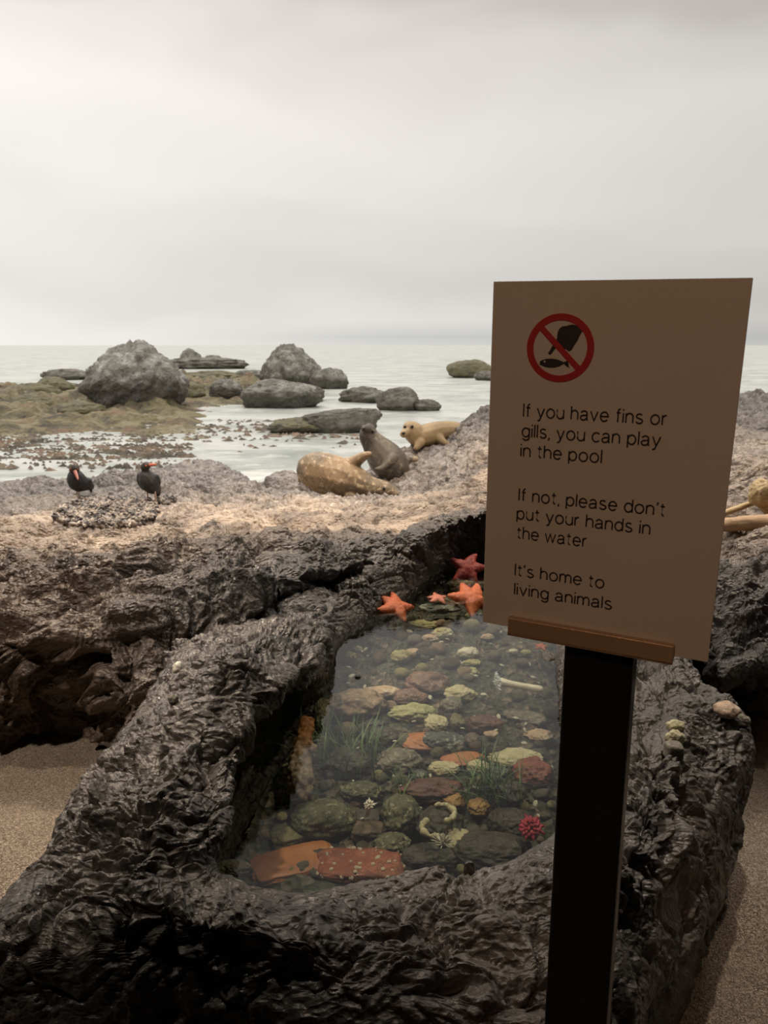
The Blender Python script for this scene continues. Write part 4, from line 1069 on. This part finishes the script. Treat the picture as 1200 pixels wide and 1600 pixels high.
PR(768, 1147, 22, 11, 'peach', 'cobble', 18, 'small pink pebble on top of the dark brown rock', lift=.07)
PR(822, 1120, 70, 14, 'grey', 'craggy', 19, 'long greyish-tan stick of rock slanting toward the post', rz=-.45)
PR(842, 1150, 46, 22, 'peach', 'craggy', 20, 'pinkish-tan rock half hidden by the left side of the post')
PR(624, 1190, 70, 44, 'grey', 'lumpy', 21, 'grey-tan rock with a hollow at mid left of the pool')
PR(694, 1201, 48, 24, 'cream', 'lumpy', 22, 'cream clump of barnacle shells in the pool centre')
PR(748, 1198, 36, 20, 'cream', 'craggy', 23, 'smooth cream shell lying right of the barnacle clump', 'shell', 'shell')
PR(806, 1184, 84, 24, 'cream', 'lumpy', 24, 'cream crusty ridge arching over the red rock by the post')
PR(832, 1206, 56, 44, 'brick', 'craggy', 25, 'brick-red rock under the cream ridge beside the post')
PR(676, 1235, 92, 36, 'darkred', 'craggy', 26, 'dark red rock below the barnacle clump')
PR(762, 1222, 52, 24, 'moss', 'lumpy', 27, 'olive crusted rock among the green sea grass')
PR(707, 1252, 34, 26, 'ochre', 'craggy', 28, 'orange-tan angular stone in the lower middle of the pool')
PR(748, 1262, 36, 30, 'ochre', 'lumpy', 29, 'ochre knobbly sponge under the sea grass', 'sponge', 'sponge')
PR(566, 1236, 64, 32, 'moss', 'lumpy', 30, 'dark rock with greenish barnacles at mid left')
PR(505, 1278, 92, 60, 'moss', 'boulder', 31, 'big mossy green-brown boulder at the lower left of the pool')
PR(468, 1300, 90, 30, 'olive', 'block', 32, 'smooth olive slab sloping down from the mossy boulder', rz=.5, up=.6)
PR(574, 1279, 40, 24, 'dark', 'block', 33, 'dark block under the white anemone')
PR(574, 1300, 50, 28, 'brown', 'block', 34, 'brown squarish block below the white anemone')
PR(628, 1272, 60, 60, 'moss', 'lumpy', 35, 'tall crusted olive rock in the lower middle of the pool')
PR(612, 1318, 56, 34, 'moss', 'lumpy', 36, 'crusted olive rock above the barnacled red slab')
PR(460, 1348, 130, 30, 'orange', 'block', 37, 'long smooth rust-orange slab at the front left of the pool', rz=.36, up=.5)
red = PR(562, 1352, 132, 36, 'brick', 'block', 38, 'brick-red slab dotted with white barnacles at the front of the pool', up=.5)
PR(688, 1290, 70, 56, 'dark', 'craggy', 39, 'dark rock carrying the cream barnacle rings')
PR(770, 1330, 120, 56, 'dark', 'boulder', 40, 'big dark rock along the front right pool edge')
PR(670, 1340, 84, 40, 'dark', 'boulder', 41, 'dark rock at the front edge beneath the spiny white shell')
PR(800, 1285, 70, 44, 'dark', 'boulder', 42, 'dark rock behind the crimson anemone')
PR(716, 1318, 56, 44, 'cream', 'lumpy', 43, 'large white crusted shell with spines near the front edge', 'shell', 'shell')
PR(366, 1356, 50, 26, 'grey', 'craggy', 44, 'greyish pink crusted rock in the front left pool corner')
PR(440, 1276, 18, 14, 'yellow', 'lumpy', 45, 'small yellowish stone in the dim left of the pool, nearest the wall', sub=4)
PR(462, 1270, 34, 12, 'yellow', 'lumpy', 46, 'flat cluster of yellowish bits left of the mossy boulder', sub=4)
PR(439, 1244, 14, 24, 'yellow', 'lumpy', 47, 'little greenish knobs left of the tall tan coral', sub=4)
PR(502, 1116, 26, 50, 'olive', 'craggy', 48, 'olive rock under the overhang at the upper left of the pool', lift=.05)
PR(500, 1158, 30, 24, 'moss', 'lumpy', 49, 'mossy green knob beside the top of the tan coral')
PR(546, 1025, 22, 16, 'yellow', 'lumpy', 50, 'small yellow stone at the upper left of the open water', sub=4)
PR(558, 1014, 16, 12, 'cream', 'lumpy', 51, 'tiny cream stone behind the small yellow one', sub=4)
PR(626, 1026, 32, 24, 'yellow', 'lumpy', 52, 'yellow-cream knobbly stone in the row below the sign edge', sub=4)
PR(646, 1020, 26, 16, 'peach', 'lumpy', 53, 'pinkish knob touching the yellow-cream stone', sub=4)
PR(732, 1020, 34, 20, 'white', 'lumpy', 54, 'white ring-like shell left of the post', 'shell', 'shell', sub=4)
PR(738, 1036, 28, 14, 'yellow', 'lumpy', 55, 'yellowish stone just below the white ring-like shell', sub=4)
PR(664, 976, 54, 14, 'yellow', 'lumpy', 56, 'greenish-cream flat rock at the far end of the open water')
PR(692, 990, 32, 22, 'cream', 'lumpy', 57, 'cream lump at the far end right of the flat rock')
PR(672, 998, 28, 14, 'peach', 'craggy', 58, 'pink-brown stone before the far cream lump')
PR(762, 996, 22, 12, 'peach', 'craggy', 59, 'small pinkish stone alone left of the sign rail', sub=4)
PR(738, 962, 22, 10, 'cream', 'craggy', 60, 'small cream pebble beneath the sign\'s lower left corner', sub=4)
PR(802, 1018, 14, 10, 'white', 'craggy', 61, 'tiny white chip under the rail', 'shell', 'shell', sub=3)
PR(822, 1020, 16, 12, 'yellow', 'craggy', 62, 'tiny olive pebble beneath the rail beside the white chip', sub=3)
PR(730, 1050, 38, 16, 'green', 'craggy', 63, 'greenish translucent-looking stone left of the white stalked anemone', sub=4)
PR(720, 912, 44, 18, 'olive', 'craggy', 64, 'olive rock at the dark far end of the pool', lift=.10)
PR(688, 950, 60, 16, 'slate', 'craggy', 65, 'dark wet stone between the far starfish', lift=.06)
PR(856, 1034, 24, 40, 'dark', 'craggy', 66, 'black wet rock touching the upper left of the post', lift=.12, top=.60)
PR(545, 1190, 70, 40, 'dark', 'craggy', 67, 'dim greenish dark rock left of the hollow grey-tan rock')
PR(595, 1150, 60, 30, 'dark', 'craggy', 68, 'dim dark cobble under the yellow-green coral')
PR(790, 1240, 60, 40, 'dark', 'craggy', 69, 'dark cobble right of the sea grass')
PR(585, 1130, 30, 14, 'slate', 'craggy', 70, 'low slate pebble left of the yellow-green coral', sub=4)
PR(500, 1335, 50, 18, 'dark', 'craggy', 71, 'dark pebble between the olive and rust slabs', sub=4)
PR(650, 1210, 34, 18, 'slate', 'craggy', 72, 'slate pebble below the hollow grey-tan rock', sub=4)
PR(780, 1205, 30, 16, 'slate', 'craggy', 73, 'slate pebble right of the smooth cream shell', sub=4)
# barnacles on the brick-red slab
def barnacle_mesh(name, seed):
    bm = bmesh.new(); rs = random.Random(seed); n = 12; rows = [(1.0, 0), (.85, .35), (.62, .7), (.5, .78), (.36, .62), (.2, .35)]
    R_ = []
    for r, z in rows: R_.append([bm.verts.new((math.cos(k / n * 6.283) * r * (1 + .14 * (k % 2)), math.sin(k / n * 6.283) * r * (1 + .14 * (k % 2)), z)) for k in range(n)])
    for a, b in zip(R_, R_[1:]):
        for k in range(n): bm.faces.new((a[k], a[(k + 1) % n], b[(k + 1) % n], b[k]))
    bm.faces.new(R_[-1])
    me = bpy.data.meshes.new(name); bm.to_mesh(me); bm.free(); return me
bmh = barnacle_mesh('barnacle', 1); bmh.materials.append(m_stone('white_barnacle_shell', (.70, .62, .50), (.55, .46, .36), None, 300, .001))
rs = random.Random(3); vs = [v.co for v in red.data.vertices if v.co.z > 0]
for k in range(64):
    v = vs[rs.randrange(len(vs))]
    if rs.random() < .35 and abs(v.x) < .04: continue
    o = bpy.data.objects.new('barnacle', bmh); COL.objects.link(o); o.parent = red; o.location = v * .99
    r = rs.uniform(.0025, .0062); o.scale = (r, r, r); o.rotation_euler = (-v.y * 8, v.x * 3, rs.uniform(0, 6))
red['label'] = 'brick-red slab dotted with white barnacles at the front of the pool'
# tall tan coral standing in the left of the pool
p = bed_pt(474, 1178, .115); s = dep(p) / 1200
me = blob_mesh('pillar_coral', [[(0, 0, -62 * s, 18 * s), (-2 * s, -6 * s, -40 * s, 20 * s), (-4 * s, 0, 0, 17 * s), (0, 4 * s, 34 * s, 14 * s), (2 * s, 8 * s, 56 * s, 11 * s)], [(6 * s, -14 * s, -45 * s, 12 * s)], [(-12 * s, -8 * s, -12 * s, 10 * s)], [(12 * s, -8 * s, 6 * s, 8 * s)]], .004, 1)
V = np.array([v.co[:] for v in me.vertices]); nn = np.array([v.normal[:] for v in me.vertices])
V += nn * (((.5 - worley(V * 55)[0]) * .012 + fbm(V * 30, 3) * .006))[:, None]; me.vertices.foreach_set('co', V.astype(np.float32).ravel()); me.update()
me.transform(Matrix.Rotation(math.radians(-52), 4, 'X'))
k = NT('tan_coral_with_orange_tip'); v = k.coord('Object'); sx = k.n('ShaderNodeSeparateXYZ'); k.l(v, sx.inputs[0])
col = k.mix(k.mr(k.noise(v, 40, 4), .4, .62), (.46, .36, .25), (.27, .20, .14)); col = k.mix(k.mr(sx.outputs['Z'], .01, .05), col, (.36, .15, .05))
pc = link('pillar_coral', me, k.pbr(col, .6, k.bump(k.noise(v, 120, 4), .003, .8))); pc.location = p
tag(pc, 'tall bumpy tan coral column with orange tip under the left overhang', 'coral')
# starfish
def starfish(name, R_, arms, seed, thick=.22, width=.34, bend=.3):
    rs = np.random.RandomState(seed); ch = []
    for a in range(arms):
        t = a / arms * 2 * math.pi + rs.uniform(-.15, .15); b = rs.uniform(-bend, bend); L = R_ * rs.uniform(.88, 1.08)
        c = []
        for f, w in ((0, 1.3), (.3, 1.15), (.6, .8), (.85, .5), (1.0, .28)):
            tt = t + b * f; c.append((math.cos(tt) * L * f, math.sin(tt) * L * f, 0, R_ * width * w * .9))
        ch.append(c)
    me = blob_mesh(name, ch, R_ * .035, 2)
    V = np.array([v.co[:] for v in me.vertices]); V[:, 2] *= thick / width * 1.1; V += (fbm(V * 9 / R_ * .6, 2, off=seed) * R_ * .02)[:, None]
    me.vertices.foreach_set('co', V.astype(np.float32).ravel()); me.update(); return me
def place_star(px, py, wpx, z, mat, arms, seed, rotv, label, col='starfish'):
    p = at(px, py, z); s = dep(p) / 1200
    o = link('starfish', starfish('starfish', wpx * s / 2, arms, seed), mat); o.location = p; o.rotation_euler = rotv
    return tag(o, label, 'starfish')
place_star(618, 948, 66, ZW + .004, m_star, 5, 3, (.35, .2, .3), 'bright orange starfish clinging to the rock at the far left waterline')
place_star(737, 936, 78, ZW - .01, m_star, 5, 8, (.5, -.1, .9), 'large orange starfish at the far end beside the sign edge')
place_star(684, 935, 34, ZW + .0, m_star2, 5, 5, (.2, .0, .5), 'small pink starfish left of the large orange one')
place_star(730, 889, 60, ZW + .03, m_star3, 5, 6, (.9, .0, .2), 'deep red starfish in the shade at the far wall')
place_star(845, 1010, 22, ZW - .03, m_star, 5, 9, (.2, .0, .2), 'tiny orange-red starfish beneath the rail by the post')
# anemones
def anemone(name, R_, n, L, seed, stalk=None, rt=.09):
    rs = np.random.RandomState(seed); ch = [[(0, 0, -.5 * R_, R_ * .5), (0, 0, 0, R_ * .62)]] if stalk is None else [stalk]
    for i in range(n):
        t = i * 2.399; q = math.sqrt((i + .5) / n); e = rs.uniform(.8, 1.15)
        x, y = math.cos(t) * q * R_ * .6, math.sin(t) * q * R_ * .6
        ch.append([(x, y, .15 * R_, R_ * rt), (x * 1.35, y * 1.35, (.15 + L * .55 * (1.2 - q)) * R_, R_ * rt * .85), (x * 1.7 * e, y * 1.7 * e, (.1 + L * (1.1 - q) * .9) * R_, R_ * rt * .5)])
    return blob_mesh(name, ch, R_ * .045, 1)
m_crim = m_stone('crimson_anemone_flesh', (.40, .018, .045), (.26, .012, .03), None, 20, .002, .4)
m_wht = m_stone('white_anemone_flesh', (.80, .76, .66), (.66, .60, .48), None, 20, .002, .4)
p = bed_pt(830, 1296, .09); s = dep(p) / 1200
o = link('anemone', anemone('anemone', 22 * s, 42, .9, 2, None, .15), m_crim); o.location = p; o.rotation_euler = (.35, -.2, 0)
tag(o, 'crimson red anemone with short tentacles half hidden by the post', 'anemone')
p = bed_pt(577, 1258, .10); s = dep(p) / 1200
o = link('anemone', anemone('anemone', 10 * s, 22, .9, 4, [(-4 * s, 0, -30 * s, 4 * s), (-2 * s, 0, -14 * s, 4.5 * s), (0, 0, 0, 6 * s)], .16), m_wht); o.location = p; o.rotation_euler = (.5, 0, 0)
tag(o, 'small cream-white frilly anemone on a dark block at lower left', 'anemone')
p = at(783, 1066, ZW - .055); s = dep(p) / 1200
o = empty('plumose_anemone', p, 0); tag(o, 'white stalked anemone lying near the surface, stalk pointing to the post', 'anemone')
e = at(843, 1077, ZW - .055) - p
body = link('column', blob_mesh('column', [[(e.x * .02, e.y * .02, 0, 7.5 * s), (e.x * .25, e.y * .25, 0, 5.6 * s), (e.x * .7, e.y * .7, 0, 5.6 * s), (e.x, e.y, 0, 6.2 * s)]], .0018, 2), m_wht, o)
m_frill = m_stone('bluish_white_frill', (.62, .65, .68), (.46, .49, .53), None, 40, .002, .4)
ch = []
for i in range(40):
    t = i * 2.399; q = math.sqrt((i + .5) / 40); a, b = math.cos(t) * q * 18 * s, math.sin(t) * q * 15 * s
    ch.append([(-2 * s, a * .5, b * .4, 2 * s), (-6 * s - 3 * s * (1 - q), a * 1.2, b * .8, 1.6 * s), ((-9 - 4 * (1 - q)) * s + q * 5 * s, a * 1.5, b * .9, 1.2 * s)])
fr_ = link('oral_disc', blob_mesh('oral_disc', ch, .0016, 1), m_frill, o); fr_['label'] = 'bluish white frilly disc'
# two rings of barnacles
def ring_shell(px, py, w, h, a0_, a1__, mat, seed, label):
    p = bed_pt(px, py, .085); s = dep(p) / 1200; rs = random.Random(seed)
    ch = []
    n = 16
    for i in range(n):
        t = math.radians(a0_ + (a1__ - a0_) * i / (n - 1)); x, y = math.cos(t) * w * s / 2, math.sin(t) * h * s / 2 * 1.3
        ch.append([(x, y, rs.uniform(-.002, .002), rs.uniform(3.0, 6.6) * s)])
    ch.append([(math.cos(math.radians(a)) * w * s / 2, math.sin(math.radians(a)) * h * s / 2 * 1.3, 0, 2.2 * s) for a in np.linspace(a0_, a1__, 14)])
    o = link('oyster_shell', blob_mesh('oyster_shell', ch, .0018, 1), mat); o.location = p; tag(o, label, 'shell')
ring_shell(690, 1270, 40, 34, -70, 110, S['cream'], 1, 'cream curved shell rim opening left, upper of the two ringlike shells')
ring_shell(680, 1294, 42, 32, 130, 300, S['cream'], 2, 'cream curved shell rim opening right, lower of the two ringlike shells')
# spines beside the white shell
p = bed_pt(692, 1318, .09); s = dep(p) / 1200; rs = random.Random(8)
o = empty('sea_urchin', p); tag(o, 'pale spiny urchin left of the white crusted shell by the front edge', 'urchin')
link('test', stone_mesh('test', (18 * s, 18 * s, 12 * s), 3, 4, 'lumpy'), S['grey'], o)
for i in range(46):
    u_ = rs.uniform(0, 6.283); v_ = rs.uniform(.05, 1.0); d = Vector((math.cos(u_) * math.sqrt(1 - v_ * v_), math.sin(u_) * math.sqrt(1 - v_ * v_), v_))
    L = rs.uniform(14, 24) * s
    link('spine', tube_mesh('spine', [(*(d * 4 * s), 1.1 * s), (*(d * L * .6), .9 * s), (*(d * L), .35 * s)], 5), S['white'], o)
# sea grass
def grass(px, py, w, n, hh, seed, label):
    rs = np.random.RandomState(seed); p = bed_pt(px, py, 0.0); V, F = [], []; s = dep(p) / 1200
    for i in range(n):
        x0, y0 = rs.normal(0, w * s / 3, 2); L = hh * s * rs.uniform(.6, 1.2); a = rs.uniform(0, 6.283); cv = rs.uniform(.1, .9); wd_ = rs.uniform(.0012, .0028); b = len(V); m_ = 8
        L = min(L, (ZW - .02 - p.z))
        for j in range(m_ + 1):
            f = j / m_; bx_, by_ = x0 + math.cos(a) * cv * L * f * f, y0 + math.sin(a) * cv * L * f * f; z = L * f * (1 - .35 * cv * f)
            ww = wd_ * (1 - f ** 3) + .0002
            V += [(bx_ - math.sin(a) * ww, by_ + math.cos(a) * ww, z), (bx_ + math.sin(a) * ww, by_ - math.cos(a) * ww, z)]
        F += [(b + 2 * j, b + 2 * j + 1, b + 2 * j + 3, b + 2 * j + 2) for j in range(m_)]
    me = bpy.data.meshes.new('sea_grass'); me.from_pydata(V, [], F); me.update()
    o = link('sea_grass', me, m_simple('sea_grass_blade', (.07, .16, .045), .5, (.13, .20, .06), 12)); o.location = p
    return tag(o, label, 'sea grass', kind='stuff')
grass(768, 1250, 56, 90, 90, 1, 'tuft of green sea grass in the lower right of the pool')
grass(540, 1185, 90, 110, 70, 2, 'thin dark green algae strands in the dim left of the pool')
grass(640, 1238, 50, 36, 40, 3, 'few dark green algae strands in the pool centre')
# water bubble on the surface
p = at(559, 1058, ZW + .001); s = dep(p) / 1200
o = link('bubble', stone_mesh('bubble', (9 * s, 9 * s, 6 * s), 2, 4), m_simple('bubble_dark_skin', (.01, .01, .01), .05)); o.location = p
tag(o, 'single tiny dark glossy bubble floating at the left of the water', 'bubble')
# shell fragments and pebbles that nothing tells apart
fr = [stone_mesh('shell_fragment', (1, .6, .35), q, 3, 'craggy') for q in (1, 2, 3)]
pb = [stone_mesh('pebble', (1, .8, .6), q, 3, 'cobble') for q in (4, 5, 6)]
rs = random.Random(11)
for m_ in fr: m_.materials.append(S['white'])
pb += [stone_mesh('pebble', (1, .85, .7), q, 3, 'lumpy') for q in (7, 8, 9, 10)]
for m_, q in zip(pb, ('brown', 'dark', 'grey', 'moss', 'olive', 'pinktan', 'yellow')): m_.materials.append(S[q])
def in_pool(x, y):
    c = False; n = len(WLn)
    for i in range(n):
        x1, y1 = WLn[i]; x2, y2 = WLn[i - 1]
        if (y1 > y) != (y2 > y) and x < (x2 - x1) * (y - y1) / (y2 - y1) + x1: c = not c
    return c
cnt = 0
while cnt < 330:
    px, py = rs.uniform(400, 865), rs.uniform(960, 1370)
    if cnt < 110 and (px < 530 or py > 1300): continue
    if cnt >= 110 and px < 500 and rs.random() < .5: continue
    p = bed_pt(px, py, .0)
    if not in_pool(p.x, p.y): continue
    s = dep(p) / 1200; z = drop(BB, p.x, p.y, .51)
    if z is None: continue
    if cnt < 110:
        r = rs.uniform(4, 12) * s; o = bpy.data.objects.new('shell_fragment', rs.choice(fr)); tag(o, 'small whitish shell fragment strewn on the pool bed', 'shell', 'shell fragments strewn over the pool bed'); z += .02
    else:
        r = rs.uniform(9, 30) * s; o = bpy.data.objects.new('pebble', rs.choice(pb)); tag(o, 'small smooth pebble strewn on the pool bed between larger rocks', 'pebble', 'pebbles strewn over the pool bed')
    o.location = (p.x, p.y, z + r * .15); o.scale = (r, r, r); o.rotation_euler = (rs.uniform(-.4, .4), rs.uniform(-.4, .4), rs.uniform(0, 6.28)); COL.objects.link(o); cnt += 1
